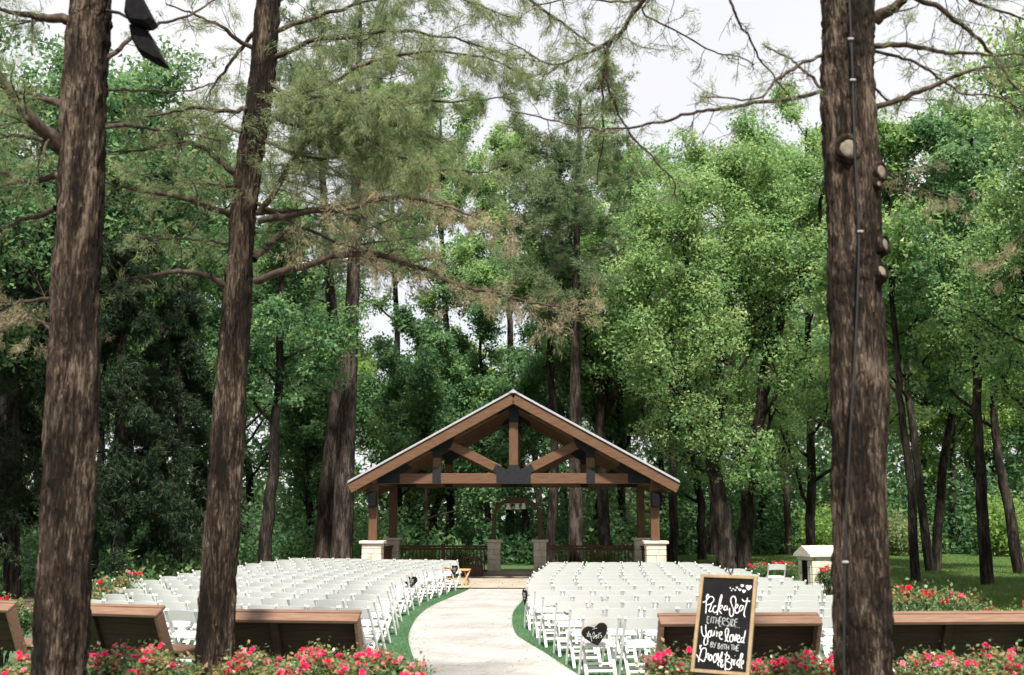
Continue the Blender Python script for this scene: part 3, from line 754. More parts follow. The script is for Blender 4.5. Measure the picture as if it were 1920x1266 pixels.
# ------------------------------------------------------------------ benches seen from behind
bench = thing('wooden_bench', 'bench', 'bench')
def bench_parts(W=1.74):
    lean = math.radians(27)
    upv = Vector((0, -math.sin(lean), math.cos(lean))); nv = Vector((0, -math.cos(lean), -math.sin(lean)))
    o = Vector((0, .06, .36)); L = .66
    Rm = Matrix((Vector((1, 0, 0)), -nv, upv)).transposed()
    def loc(x, n_, t_): return o + Vector((x, 0, 0)) + nv * n_ + upv * t_
    ph = (L - .05) / 4
    for k in range(4): part('back_plank', Geo().bbox(loc(0, 0, .02 + ph * (k + .5)), (W - .09, .03, ph - .006), .004, Rm), M['bench_back'], bench)
    part('top_board', Geo().bbox(loc(0, .055, L), (W, .15, .042), .006, Rm), M['bench'], bench)
    part('cap_rail', Geo().bbox(loc(0, -.045, L + .012), (W + .006, .05, .040), .006, Rm), M['bench'], bench)
    for s in (-1, 1): part('side_board', Geo().bbox(loc(s * (W / 2 - .021), .055, L / 2 - .025), (.042, .15, L - .005), .006, Rm), M['bench'], bench)
    part('centre_stile', Geo().bbox(loc(-.1, .045, L / 2 - .02), (.085, .05, L - .045), .005, Rm), M['bench_back'], bench)
    for k in range(4): part('seat_plank', Geo().bbox((0, .13 + k * .125, .445 - k * -.006), (W + .12, .115, .038), .006), M['bench'], bench)
    for s in (-1, 1):
        part('leg', Geo().bbox((s * (W / 2 - .02), .53, .21), (.085, .085, .42), .008), M['bench'], bench)
        part('leg', Geo().beam((s * (W / 2 - .085), .02, 0.0), (s * (W / 2 - .085), .10, .40), .085, .10, .008, up=(0, 1, 0)), M['bench'], bench)
        part('seat_bearer', Geo().bbox((s * (W / 2 - .02), .30, .40), (.05, .40, .055), .006), M['bench'], bench)
bench_parts()
bl = [(-6.85, 14.65, -14, 'wooden bench cut by the left picture edge, seen from behind'),
      (-4.80, 14.0, -18, 'wooden bench seen from behind between the two near cedar trunks'),
      (-2.50, 13.15, -7, 'wooden bench seen from behind, its end close to the white path, left chair block'),
      (2.42, 12.75, 3, 'wooden bench seen from behind the chalkboard sign'),
      (4.83, 12.95, 3, 'wooden bench seen from behind, right of the thick cedar with the cable')]
for i, (x, y, a, lab) in enumerate(bl):
    b = bench if i == 0 else copy_tree(bench)
    b.location = (x, y, 0); b.rotation_euler = (0, 0, math.radians(a)); tag(b, lab, 'bench', 'wooden benches along the back row')

# ------------------------------------------------------------------ raw wood table, planter, stone kiosk
tb = thing('trestle_table', 'small raw pine table with crossed legs beside the chairs and pavilion', 'table', (-1.62, 33.15, .0), math.radians(-8))
part('table_top', Geo().bbox((0, 0, .50), (.86, .34, .045), .006), M['raw_wood'], tb)
for s in (-1, 1):
    part('leg', Geo().beam((s * .33 - .12, -.10, 0), (s * .33 + .10, -.10, .475), .06, .045, .004), M['raw_wood'], tb)
    part('leg', Geo().beam((s * .33 + .12, .10, 0), (s * .33 - .10, .10, .475), .06, .045, .004), M['raw_wood'], tb)
    part('foot_bar', Geo().bbox((s * .33, 0, .10), (.05, .26, .05), .004), M['raw_wood'], tb)
part('cross_bar', Geo().bbox((0, 0, .24), (.62, .05, .06), .004), M['raw_wood'], tb)
bk = thing('wooden_bucket', 'small brown wooden bucket on the raw pine table', 'bucket', (-1.88, 33.16, .523), 0)
g = Geo()
for k in range(12):
    a = 2 * math.pi * k / 12
    part('stave', Geo().bbox((.085 * math.cos(a), .085 * math.sin(a), .09), (.014, .046, .18), .003, Matrix.Rotation(a, 3, 'Z')), M['wood_z'], bk)
part('base', Geo().tube([(0, 0, 0), (0, 0, .015)], [.08, .08], 12), M['wood_z'], bk)
pl = thing('planter_box', 'dark brown slatted planter box beside the left arch pier', 'planter', (-1.30, 38.3, .068), PAV_YAW)
part('body', Geo().bbox((0, 0, .17), (.70, .36, .34), .01), M['dark_wood'], pl)
for k in range(7): part('slat', Geo().bbox((-.30 + k * .1, -.17, .46), (.04, .03, .23), .004), M['dark_wood'], pl)
part('top_rail', Geo().bbox((0, -.17, .60), (.70, .05, .05), .005), M['dark_wood'], pl)

ki = thing('stone_kiosk', 'low limestone housing with a gabled stone roof and dark doorway', 'kiosk', (9.12, 32.6, 0), math.radians(14))
KW, KD, KH = 1.95, .80, .80                 # along x, along y
core = part('core_wall', Geo().box((0.02, 0, KH / 2), (KW - .07, KD - .05, KH - .02)), M['mortar'], ki)
r_ = random.Random(9); z = 0; k = 0
for ch in (.20, .21, .19, .20):
    for (fx, L_) in (('f', KW), ('b', KW), ('r', KD - .18)):
        x = -L_ / 2
        while x < L_ / 2 - .02:
            w_ = min(r_.choice((.32, .42, .5)), L_ / 2 - x)
            if L_ / 2 - x - w_ < .14: w_ = L_ / 2 - x
            e = r_.uniform(0, .01); cm = x + w_ / 2
            if fx == 'f': g = Geo().bbox((cm, -KD / 2 + .03 - e, z + ch / 2), (w_ - .008, .07, ch - .008), .008)
            elif fx == 'b': g = Geo().bbox((cm, KD / 2 - .03 + e, z + ch / 2), (w_ - .008, .07, ch - .008), .008)
            else: g = Geo().bbox((KW / 2 - .03 + e, cm, z + ch / 2), (.07, w_ - .008, ch - .008), .008)
            part('stone', g, M['stone'], core); x += w_
    for s in (-1, 1):
        part('stone', Geo().bbox((-KW / 2 + .03, s * (KD / 2 - .16), z + ch / 2), (.08, .18, ch - .008), .008), M['stone'], core)
    z += ch
part('lintel', Geo().bbox((-KW / 2 + .02, 0, KH + .055), (.12, KD - .02, .11), .01), M['stone'], ki)
part('doorway', Geo().bbox((-KW / 2 + .005, 0, KH / 2), (.05, KD - .52, KH - .02), .004), M['black'], ki)  # black slab on the solid core, standing in for shade inside the opening
part('eave_course', Geo().bbox((.02, 0, KH + .05), (KW - .16, KD + .02, .09), .01), M['stone'], ki)
g = Geo(); e = .09; zr = KH + .10
g.add([(-KW / 2 - e, -KD / 2 - e, zr), (KW / 2 + e, -KD / 2 - e, zr), (KW / 2 + e, KD / 2 + e, zr), (-KW / 2 - e, KD / 2 + e, zr),
       (-KW / 2 - e, -KD / 2 - e, zr + .06), (KW / 2 + e, -KD / 2 - e, zr + .06), (KW / 2 + e, KD / 2 + e, zr + .06), (-KW / 2 - e, KD / 2 + e, zr + .06),
       (-KW / 2 - e, 0, zr + .30), (KW / 2 + e, 0, zr + .30)],
      [(3, 2, 1, 0), (0, 1, 5, 4), (2, 3, 7, 6), (4, 5, 9, 8), (6, 7, 8, 9), (0, 4, 8, 7, 3), (1, 2, 6, 9, 5)])
part('roof', g, M['stone'], ki)

# ------------------------------------------------------------------ vegetation: shapes
def unit(v): return v / (np.linalg.norm(v, axis=-1, keepdims=True) + 1e-9)
def leaf_tris(c, size, r, up_bias=.6, aspect=.62, bias=None):
    """far leaves: one pointed blade each"""
    n = len(c)
    nrm = r.normal(size=(n, 3)) * .75 + np.array([0, 0, up_bias])
    if bias is not None: nrm = nrm + bias
    nrm = unit(nrm)
    d = unit(np.cross(nrm, r.normal(size=(n, 3))))
    s = np.cross(nrm, d)
    L = size * r.uniform(.5, 1.35, (n, 1)); W = L * aspect * r.uniform(.75, 1.2, (n, 1))
    return np.stack([c - d * L * .5 + s * W * .5, c + d * L * .5, c - d * L * .35 - s * W * .5], 1).reshape(-1, 3)
def leaf_quads(c, size, r, up_bias=.6, aspect=.6, bias=None):
    """rhombic leaves at the points c"""
    n = len(c)
    nrm = unit(r.normal(size=(n, 3)) + np.array([0, 0, up_bias]))
    d = unit(np.cross(nrm, r.normal(size=(n, 3))))
    s = np.cross(nrm, d)
    L = size * r.uniform(.5, 1.35, (n, 1)); W = L * aspect * r.uniform(.75, 1.2, (n, 1))
    fold = nrm * L * .12
    q = np.stack([c - d * L / 2, c + s * W / 2 + fold, c + d * L / 2, c - s * W / 2 + fold], 1)
    return q.reshape(-1, 3)
class Wood:
    """collects tubes as one mesh"""
    def __init__(s): s.v, s.f, s.n = [], [], 0
    def tube(s, pts, r0, r1, n=6, power=1.0):
        pts = np.asarray(pts, float); m = len(pts)
        rad = r1 + (r0 - r1) * (1 - np.linspace(0, 1, m)) ** power
        t, x, y = frames(pts)
        a = np.arange(n) * 2 * math.pi / n
        ring = (np.cos(a)[None, :, None] * x[:, None, :] + np.sin(a)[None, :, None] * y[:, None, :]) * rad[:, None, None] + pts[:, None, :]
        i = np.arange(m - 1)[:, None] * n; k = np.arange(n)[None, :]; k2 = (k + 1) % n
        s.v.append(ring.reshape(-1, 3)); s.f.append(np.stack([i + k, i + k2, i + k2 + n, i + k + n], -1).reshape(-1, 4) + s.n)
        s.n += m * n
    def mesh(s, name, shift=(0, 0, 0)):
        return grid_mesh(name, np.concatenate(s.v) - np.array(shift), np.concatenate(s.f))
def grow(r, p, d, L, seg, wob, lift):
    """a wandering twig from p towards d"""
    out = [p]; d = unit(d)
    for k in range(seg):
        d = unit(d + r.normal(size=3) * wob + np.array([0, 0, lift]))
        out.append(out[-1] + d * L / seg)
    return np.array(out)
def along(pts, t):
    u = t * (len(pts) - 1); i = min(int(u), len(pts) - 2); a = u - i
    return pts[i] * (1 - a) + pts[i + 1] * a, unit(pts[i + 1] - pts[i])

def broadleaf(seed, leaders, limb_len, n_leaf, leaf=.15, limbs=9, t0=.25, lift=.10, clump=.55, flat=.7, spread=1.0, quads=False):
    """leaders: list of (points, r0, r1); returns wood and leaf arrays"""
    r = np.random.default_rng(seed); W = Wood(); C = []; CW = []
    for li, (pts, r0, r1) in enumerate(leaders):
        pts = smooth_path(pts, max(8, len(pts) * 4))
        pts[1:-1] += r.normal(size=pts[1:-1].shape) * r0 * .12
        W.tube(pts, r0, r1, 12 if r0 > .12 else 8)
        t_lo = t0 if li == 0 else .2
        az = r.uniform(0, 6.28)
        for k in range(limbs):
            t = t_lo + (1 - t_lo) * ((k + r.uniform(.1, .9)) / limbs)
            p, d = along(pts, t)
            az += 2.4 + r.normal() * .4
            out = np.array([math.cos(az), math.sin(az), 0]) * spread
            dirv = unit(out * r.uniform(.8, 1.2) + d * r.uniform(.3, .8) + np.array([0, 0, .15]))
            L = limb_len * r.uniform(.65, 1.15) * (1.05 - .55 * max(0, t - .45) / .55)
            lp = grow(r, p, dirv, L, 7, .16, lift)
            rl = max(.02, (r0 + (r1 - r0) * t) * .45)
            W.tube(lp, rl, .012, 6)
            for j in range(7):
                tt = .3 + .7 * (j + r.uniform(.2, .8)) / 7
                q, e = along(lp, tt)
                sd = unit(e + r.normal(size=3) * .8 + np.array([0, 0, .1]))
                sl = L * r.uniform(.22, .42)
                sp = grow(r, q, sd, sl, 4, .22, .05)
                W.tube(sp, rl * .35, .006, 4)
                for z in (1, 2, 3, 4):
                    C.append(sp[z]); CW.append(.6 + .25 * z)
                for z in range(3):
                    tw = grow(r, sp[r.integers(1, 4)], r.normal(size=3), sl * .55, 2, .3, .0)
                    W.tube(tw, .012, .004, 3)
                    C.append(tw[-1]); CW.append(1.2)
            C.append(lp[-1]); CW.append(1.4)
        C.append(pts[-1]); CW.append(1.5)
    C = np.array(C); CW = np.array(CW); CW = CW / CW.sum()
    pick = r.choice(len(C), n_leaf, p=CW)
    ct = r.normal(size=len(C)) * .24                     # each clump has its own shade of green
    off = r.normal(size=(n_leaf, 3)); off *= (r.uniform(.2, 1.0, (n_leaf, 1)) / (np.linalg.norm(off, axis=1, keepdims=True) + 1e-6)) ** 1.0
    pos = C[pick] + off * clump * np.array([1, 1, flat])
    tint = np.clip(.45 + ct[pick] + r.normal(size=n_leaf) * .11, 0, 1)
    return W, (leaf_quads if quads else leaf_tris)(pos, leaf, r, bias=unit(off) * .9), tint
def conifer(seed, trunk, r0, r1, t0, n_br, br_len, n_tuft, tuft=.22, droop=.0, per=9, width=.022, lift=.05, top_taper=.75):
    r = np.random.default_rng(seed); W = Wood(); C = []; D = []
    pts = smooth_path(trunk, max(10, len(trunk) * 5))
    W.tube(pts, r0, r1, 12)
    az = 0
    for k in range(n_br):
        t = t0 + (1 - t0) * (k + r.uniform(0, .8)) / n_br
        p, d = along(pts, t); az += 2.4 + r.normal() * .3
        L = br_len * r.uniform(.6, 1.1) * (1 - top_taper * max(0, (t - t0) / (1 - t0)))
        bp = grow(r, p, np.array([math.cos(az), math.sin(az), .25 - droop]), L, 6, .12, lift - droop * .12)
        W.tube(bp, max(.018, r0 * .22 * (1.1 - t)), .008, 5)
        for j in range(9):
            q, e = along(bp, .2 + .8 * (j + r.uniform(0, 1)) / 9)
            sp = grow(r, q, e + r.normal(size=3) * .7 - np.array([0, 0, droop]), L * r.uniform(.15, .35), 3, .25, -droop * .3)
            W.tube(sp, .012, .005, 3)
            for z in (1, 2, 3): C.append(sp[z]); D.append(unit(sp[z] - sp[z - 1]))
    C, D = np.array(C), np.array(D)
    pick = r.integers(0, len(C), n_tuft)
    base = C[pick] + r.normal(size=(n_tuft, 3)) * .12; dirs = D[pick]
    ct = r.normal(size=len(C)) * .15
    b = np.repeat(base, per, 0); dd = unit(np.repeat(dirs, per, 0) * .7 + r.normal(size=(n_tuft * per, 3)) * .75 - np.array([0, 0, droop * .8]))
    side = unit(np.cross(dd, r.normal(size=dd.shape))) * width / 2
    Ln = tuft * r.uniform(.6, 1.2, (len(b), 1))
    tri = np.stack([b - side, b + side, b + dd * Ln], 1).reshape(-1, 3)
    tint = np.clip(.45 + np.repeat(ct[pick], per) + r.normal(size=len(b)) * .15, 0, 1)
    return W, tri, tint
def plant_tree(name, label, base, W, leaves, k, tint, bark_m, leaf_m, group=None, cat='tree'):
    t = thing(name, label, cat, tuple(base), 0, group)
    link('trunk', W.mesh('trunk', base), bark_m, t)
    link('crown', np_mesh('crown', leaves - np.array(base), k, tint), leaf_m, t)
    return t

# ------------------------------------------------------------------ near cedars
def vnoise(u, v, nu, nv, r):
    """value noise, periodic in u"""
    gq = r.uniform(-1, 1, (nu, nv + 2))
    x = (u * nu) % nu; y = v * nv
    i = np.floor(x).astype(int) % nu; j = np.clip(np.floor(y).astype(int), 0, nv)
    a = x - np.floor(x); b = y - np.floor(y); a = a * a * (3 - 2 * a); b = b * b * (3 - 2 * b)
    j1 = np.clip(j + 1, 0, nv + 1); i1 = (i + 1) % nu
    return (gq[i, j] * (1 - a) + gq[i1, j] * a) * (1 - b) + (gq[i, j1] * (1 - a) + gq[i1, j1] * a) * b
def bark_trunk(name, pts, radii, seed, parent, base, sides=120, rings=300, lumps=()):
    r = np.random.default_rng(seed)
    path = smooth_path(pts, rings); rad = np.interp(np.linspace(0, 1, rings), np.linspace(0, 1, len(radii)), radii)
    t, x, y = frames(path)
    u = np.arange(sides) / sides; v = np.linspace(0, 1, rings)
    U, V = np.meshgrid(u, v)
    wob = vnoise(U, V, 6, 12, r) * .03
    h = .5 * (1 - np.abs(vnoise(U + wob, V, 24, 34, r)) * 2) + .4 * vnoise(U + wob, V, 50, 90, r) + .35 * vnoise(U, V, 60, 200, r)
    big = vnoise(U, V, 5, 10, r) * .05 + vnoise(U, V, 8, 30, r) * .025
    Rr = rad[:, None] * (.90 + big * 1.3) + h * .024
    for (lu, lv, ru, rv, amp) in lumps:
        du = np.abs(((U - lu) + .5) % 1 - .5) / ru; dv = (V - lv) / rv
        Rr = Rr + amp * np.exp(-(du ** 2 + dv ** 2) * 2)
    a = U * 2 * math.pi
    q = path[:, None, :] + (np.cos(a)[..., None] * x[:, None, :] + np.sin(a)[..., None] * y[:, None, :]) * Rr[..., None]
    i = np.arange(rings - 1)[:, None] * sides; k = np.arange(sides)[None, :]; k2 = (k + 1) % sides
    f = np.stack([i + k, i + k2, i + k2 + sides, i + k + sides], -1).reshape(-1, 4)
    link(name, grid_mesh(name, q.reshape(-1, 3) - np.array(base), f), M['cedar_bark'], parent)
    return path, rad
def cedar_branch(parent, base, pts, r0, seed, twigs=10, twig_len=.55, leafy_=10, dry=0.0, droop=.35, start=.12, nlen=.058, nw=.0058):
    """one limb with side twigs; its needles are a sub-part"""
    r = np.random.default_rng(seed)
    p = smooth_path(pts, max(14, len(pts) * 6)); L = np.linalg.norm(np.diff(p, axis=0), axis=1).sum()
    p[1:] += np.cumsum(r.normal(size=(len(p) - 1, 3)) * .007, axis=0)
    W = Wood(); W.tube(p, r0, .006, 8, 1.0)
    C, D = [], []
    nt = int(L * twigs)
    for k in range(nt):
        t = start + (1 - start) * (k + r.uniform(0, 1)) / nt
        q, e = along(p, t)
        sd = unit(np.cross(e, np.array([0, 0, 1.]))) * (1 if k % 2 else -1)
        dirv = unit(e * r.uniform(.3, .9) + sd * r.uniform(.3, 1.0) + r.normal(size=3) * .35 + np.array([0, 0, -droop * r.uniform(0, 1)]))
        tl = twig_len * r.uniform(.45, 1.25) * (1.1 - .5 * t)
        tw = grow(r, q, dirv, tl, 5, .2, -droop * .12)
        W.tube(tw, max(.004, r0 * .22 * (1.05 - t)), .002, 4)
        for j in range(3):
            t2 = grow(r, tw[r.integers(1, 5)], dirv + r.normal(size=3) * .8, tl * .45, 3, .25, -droop * .15)
            W.tube(t2, .003, .0015, 3)
            for z in (1, 2, 3): C.append(t2[z]); D.append(t2[z] - t2[z - 1])
        for z in (2, 3, 4, 5): C.append(tw[z]); D.append(tw[z] - tw[z - 1])
    b = link('branch', W.mesh('branch', base), M['cedar_branch'], parent)
    if leafy_ > 0 and C:
        C, D = np.array(C), unit(np.array(D))
        n = len(C); keep = r.uniform(size=n) < min(1, leafy_ / 10); C, D = C[keep], D[keep]; n = len(C)
        per = 22
        bb = np.repeat(C, per, 0) + r.normal(size=(n * per, 3)) * .024
        dd = unit(np.repeat(D, per, 0) * 1.0 + r.normal(size=(n * per, 3)) * .48 - np.array([0, 0, .22]))
        side = unit(np.cross(dd, r.normal(size=dd.shape))) * nw / 2
        Ln = nlen * r.uniform(.5, 1.3, (n * per, 1))
        tri = np.stack([bb - side, bb + side, bb + dd * Ln], 1).reshape(-1, 3) - np.array(base)
        tint = np.clip(.45 + np.repeat(r.normal(size=n) * .16, per) + r.normal(size=n * per) * .14, 0, 1)
        link('needles', np_mesh('needles', tri, 3, tint), M['cedar_dry'] if dry else M['cedar_green'], b)
    return b

def knot(parent, base, at, r, nrm):
    nrm = unit(np.array(nrm, float)); at = np.array(at)
    g = Geo(); n_ = 18; rr = np.random.default_rng(int(at[2] * 100))
    z = np.array([0, 0, 1.]); x = unit(np.cross(z, nrm)); y = np.cross(nrm, x)
    def rings(prof, wob):
        v = []
        for (s_, o) in prof:
            for j in range(n_):
                a = 2 * math.pi * j / n_; w = 1 + rr.normal() * wob
                v.append(at + (x * math.cos(a) + y * math.sin(a) * 1.12) * r * s_ * w + nrm * o - np.array(base))
        return v, [(i * n_ + j, i * n_ + (j + 1) % n_, (i + 1) * n_ + (j + 1) % n_, (i + 1) * n_ + j) for i in range(len(prof) - 1) for j in range(n_)]
    kn = part('knot', Geo().add(*rings([(1.9, -.10), (1.55, -.02), (1.25, .016), (1.02, .026), (.86, .020), (.80, .004)], .06)), M['cedar_bark'], parent, True)
    part('cut_face', Geo().add(*rings([(.90, .006), (.80, .012), (.4, .016), (.0, .015)], .03)), M['cut'], kn, True)

def trunk_from_px(rows, Y, z_top=None):
    """rows of (centre px, width px, py) from the bottom up -> axis points and radii; carried down to the ground and up past the frame"""
    pts = [P(c, y, Y) for c, w, y in rows]; rad = []
    for c, w, y in rows:
        dxy = np.linalg.norm(P(c + w / 2, y, Y) - P(c - w / 2, y, Y)); rad.append(dxy / 2)
    p0, p1 = pts[0], pts[1]
    k = p0[2] / (p1[2] - p0[2]); foot = p0 - (p1 - p0) * k * .6; foot[2] = -.1
    mid = (foot + p0) / 2
    pts = [foot, mid] + pts; rad = [rad[0] * 1.25, rad[0] * 1.06] + rad
    a, b = pts[-2], pts[-1]
    for e in (1.5, 3.5, 6.5):
        pts.append(pts[-1] + unit(b - a) * e * .6); rad.append(rad[-1] * .82)
    return np.array(pts), np.array(rad)

# left cedar
Y1 = 9.0
rows = [(110, 110, 1266), (118, 108, 1150), (124, 104, 1000), (130, 102, 850), (138, 100, 700), (141, 96, 560), (150, 92, 420), (154, 90, 300), (160, 88, 180), (168, 86, 60), (172, 84, 0)]
pts, rad = trunk_from_px(rows, Y1); base1 = (pts[0][0], pts[0][1], 0)
ce1 = thing('cedar_tree', 'thick near cedar trunk at far left carrying two black floodlights', 'tree', base1, 0, 'near cedars framing the view')
bark_trunk('trunk', pts, rad, 3, ce1, base1)
S = 100
for bp, ya, yb_, r0, kw in [
    ([(120, 280), (60, 230), (-20, 130), (-120, 80)], 9.0, 8.4, .075, dict(leafy_=7, twigs=14)),
    ([(120, 200), (50, 170), (-40, 160)], 9.0, 9.3, .035, dict(leafy_=6)),
    ([(112, 330), (40, 330), (-60, 290)], 9.0, 9.5, .03, dict(leafy_=5)),
    ([(105, 390), (50, 410), (0, 425), (-60, 430)], 9.0, 9.6, .026, dict(leafy_=2, twigs=5)),
    ([(110, 280), (50, 255), (0, 250), (-70, 230)], 9.0, 9.8, .02, dict(leafy_=6)),
    ([(200, 110), (260, 60), (350, 30), (420, -10)], 9.0, 9.6, .022, dict(leafy_=2, twigs=6)),
    ([(195, 240), (260, 235), (330, 245), (420, 262)], 9.0, 10.5, .02, dict(leafy_=3, twigs=7)),
    ([(190, 170), (250, 180), (330, 180), (400, 170)], 9.0, 10.2, .014, dict(leafy_=1, twigs=5)),
    ([(95, 560), (40, 565), (-40, 600)], 9.0, 9.8, .018, dict(leafy_=3, dry=1)),
    ([(98, 620), (50, 600), (-30, 620)], 9.0, 10.0, .016, dict(leafy_=3, dry=1)),
    ([(135, 40), (60, 30), (-30, 10)], 9.0, 8.7, .05, dict(leafy_=8)),
    ([(140, -120), (40, -60), (-60, 20)], 9.0, 8.7, .04, dict(leafy_=9)),
    ([(175, -150), (300, -80), (430, -20)], 9.0, 9.8, .04, dict(leafy_=5)),
]:
    S += 1; cedar_branch(ce1, base1, pts_px(bp, ya, yb_), r0, S, **kw)

# second cedar, leaning
Y2 = 11.0
rows = [(402, 74, 1266), (408, 69, 1100), (418, 67, 950), (428, 65, 800), (438, 58, 650), (447, 52, 530), (456, 51, 400), (469, 50, 300), (484, 50, 200), (496, 50, 100), (504, 50, 0)]
pts, rad = trunk_from_px(rows, Y2); base2 = (pts[0][0], pts[0][1], 0)
ce2 = thing('cedar_tree', 'slim leaning near cedar with feathery branches over the left chairs', 'tree', base2, 0, 'near cedars framing the view')
bark_trunk('trunk', pts, rad, 8, ce2, base2, sides=96)
S = 200
for bp, ya, yb_, r0, kw in [
    ([(425, 535), (370, 510), (300, 508), (235, 515), (195, 545)], 11, 10.4, .034, dict(leafy_=2, twigs=8)),
    ([(478, 527), (540, 510), (620, 492), (700, 488), (770, 505), (840, 535), (920, 560), (1000, 580), (1090, 605)], 11, 10.2, .042, dict(leafy_=4.5, dry=1, twigs=13, start=.3)),
    ([(475, 487), (500, 465), (530, 445), (590, 430), (660, 420)], 11, 12.0, .04, dict(leafy_=3, twigs=8)),
    ([(432, 405), (370, 380), (300, 362), (245, 355), (195, 348)], 11, 9.8, .034, dict(leafy_=3, twigs=10)),
    ([(486, 400), (520, 350), (560, 290), (610, 255), (690, 225), (770, 205), (860, 200), (960, 192)], 11, 10.0, .034, dict(leafy_=9, twigs=16)),
    ([(486, 415), (560, 405), (640, 395), (720, 375), (800, 385), (880, 415), (960, 445)], 11, 9.6, .034, dict(leafy_=4.5, twigs=13, dry=1)),
    ([(480, 400), (560, 396), (650, 388), (740, 350), (830, 325), (900, 330), (960, 315)], 11, 12.2, .028, dict(leafy_=8, twigs=13)),
    ([(440, 325), (390, 285), (345, 265), (280, 276), (195, 290)], 11, 10.2, .034, dict(leafy_=4, twigs=10)),
    ([(470, 195), (440, 207), (370, 200), (300, 210), (200, 225)], 11, 10.0, .028, dict(leafy_=5, twigs=10)),
    ([(476, 345), (440, 350), (380, 345), (300, 340), (230, 320)], 11, 12.0, .02, dict(leafy_=5, twigs=12)),
    ([(475, 90), (420, 50), (370, 25), (320, -5)], 11, 10.4, .026, dict(leafy_=2, twigs=8)),
    ([(480, 60), (430, 110), (390, 160), (360, 210)], 11, 11.8, .024, dict(leafy_=6, twigs=12)),
    ([(512, 110), (580, 75), (660, 60), (750, 55), (850, 75), (960, 110)], 11, 10.4, .03, dict(leafy_=7, twigs=13)),
    ([(515, 60), (600, 30), (680, 10), (760, -20)], 11, 10.8, .028, dict(leafy_=5, twigs=10)),
    ([(508, 180), (560, 170), (620, 150), (700, 110), (780, 90), (900, 100), (990, 140)], 11, 9.8, .028, dict(leafy_=9, twigs=16)),
    ([(505, 215), (560, 235), (640, 245), (700, 230), (760, 235), (830, 260)], 11, 10.2, .028, dict(leafy_=10, twigs=18)),
    ([(500, 150), (560, 190), (610, 210), (690, 250), (760, 290), (800, 310)], 11, 10.0, .024, dict(leafy_=10, twigs=18)),
    ([(500, 235), (545, 200), (600, 180), (680, 190), (740, 170)], 11, 9.8, .022, dict(leafy_=10, twigs=20)),
    ([(495, 265), (540, 285), (600, 300), (670, 300), (730, 320)], 11, 10.4, .022, dict(leafy_=10, twigs=17)),
    ([(490, 255), (440, 240), (400, 225), (350, 210)], 11, 11.6, .018, dict(leafy_=7, twigs=13)),
    ([(520, 0), (600, -60), (720, -50), (840, -10), (960, 40)], 11, 10.2, .034, dict(leafy_=8, twigs=13)),
    ([(520, -120), (700, -140), (900, -60), (1040, 30), (1130, 90)], 11, 10.0, .034, dict(leafy_=4, twigs=10)),
    ([(480, 380), (560, 420), (640, 450), (720, 470), (800, 500)], 11, 10.6, .02, dict(leafy_=4, twigs=10, dry=1)),
    ([(452, 470), (400, 450), (330, 445), (260, 440)], 11, 11.8, .014, dict(leafy_=5, twigs=9)),
]:
    S += 1; cedar_branch(ce2, base2, pts_px(bp, ya, yb_), r0, S, **kw)

# right cedar with sawn limbs and the cable
Y3 = 8.5
rows = [(1620, 114, 1266), (1617, 112, 1150), (1614, 108, 1000), (1612, 108, 850), (1608, 110, 700), (1602, 108, 560), (1600, 106, 460), (1596, 108, 330), (1590, 104, 200), (1590, 100, 90), (1588, 98, 0)]
pts, rad = trunk_from_px(rows, Y3); base3 = (pts[0][0], pts[0][1], 0)
ce3 = thing('cedar_tree', 'thick near cedar trunk with sawn limb scars, right of the chalkboard', 'tree', base3, 0, 'near cedars framing the view')
bark_trunk('trunk', pts, rad, 15, ce3, base3)
rr3 = .225
for (kx, ky, kr, nn) in ((1575, 294, .072, (-.2, -1, 0)), (1638, 332, .056, (.6, -1, .05)), (1631, 357, .028, (.5, -1, 0)), (1646, 466, .052, (.8, -.9, .1)), (1638, 518, .046, (.55, -1, .35))):
    ax = P(np.interp(ky, [p[2] for p in rows[::-1]], [p[0] for p in rows[::-1]]), ky, Y3)
    dxk = min(P(kx, ky, Y3)[0] - ax[0], rr3 * .93)
    at = np.array([ax[0] + dxk, Y3 - math.sqrt(rr3 ** 2 - dxk ** 2), ax[2]]) + unit(np.array(nn, float)) * .004
    knot(ce3, base3, at, kr, nn)
S = 300
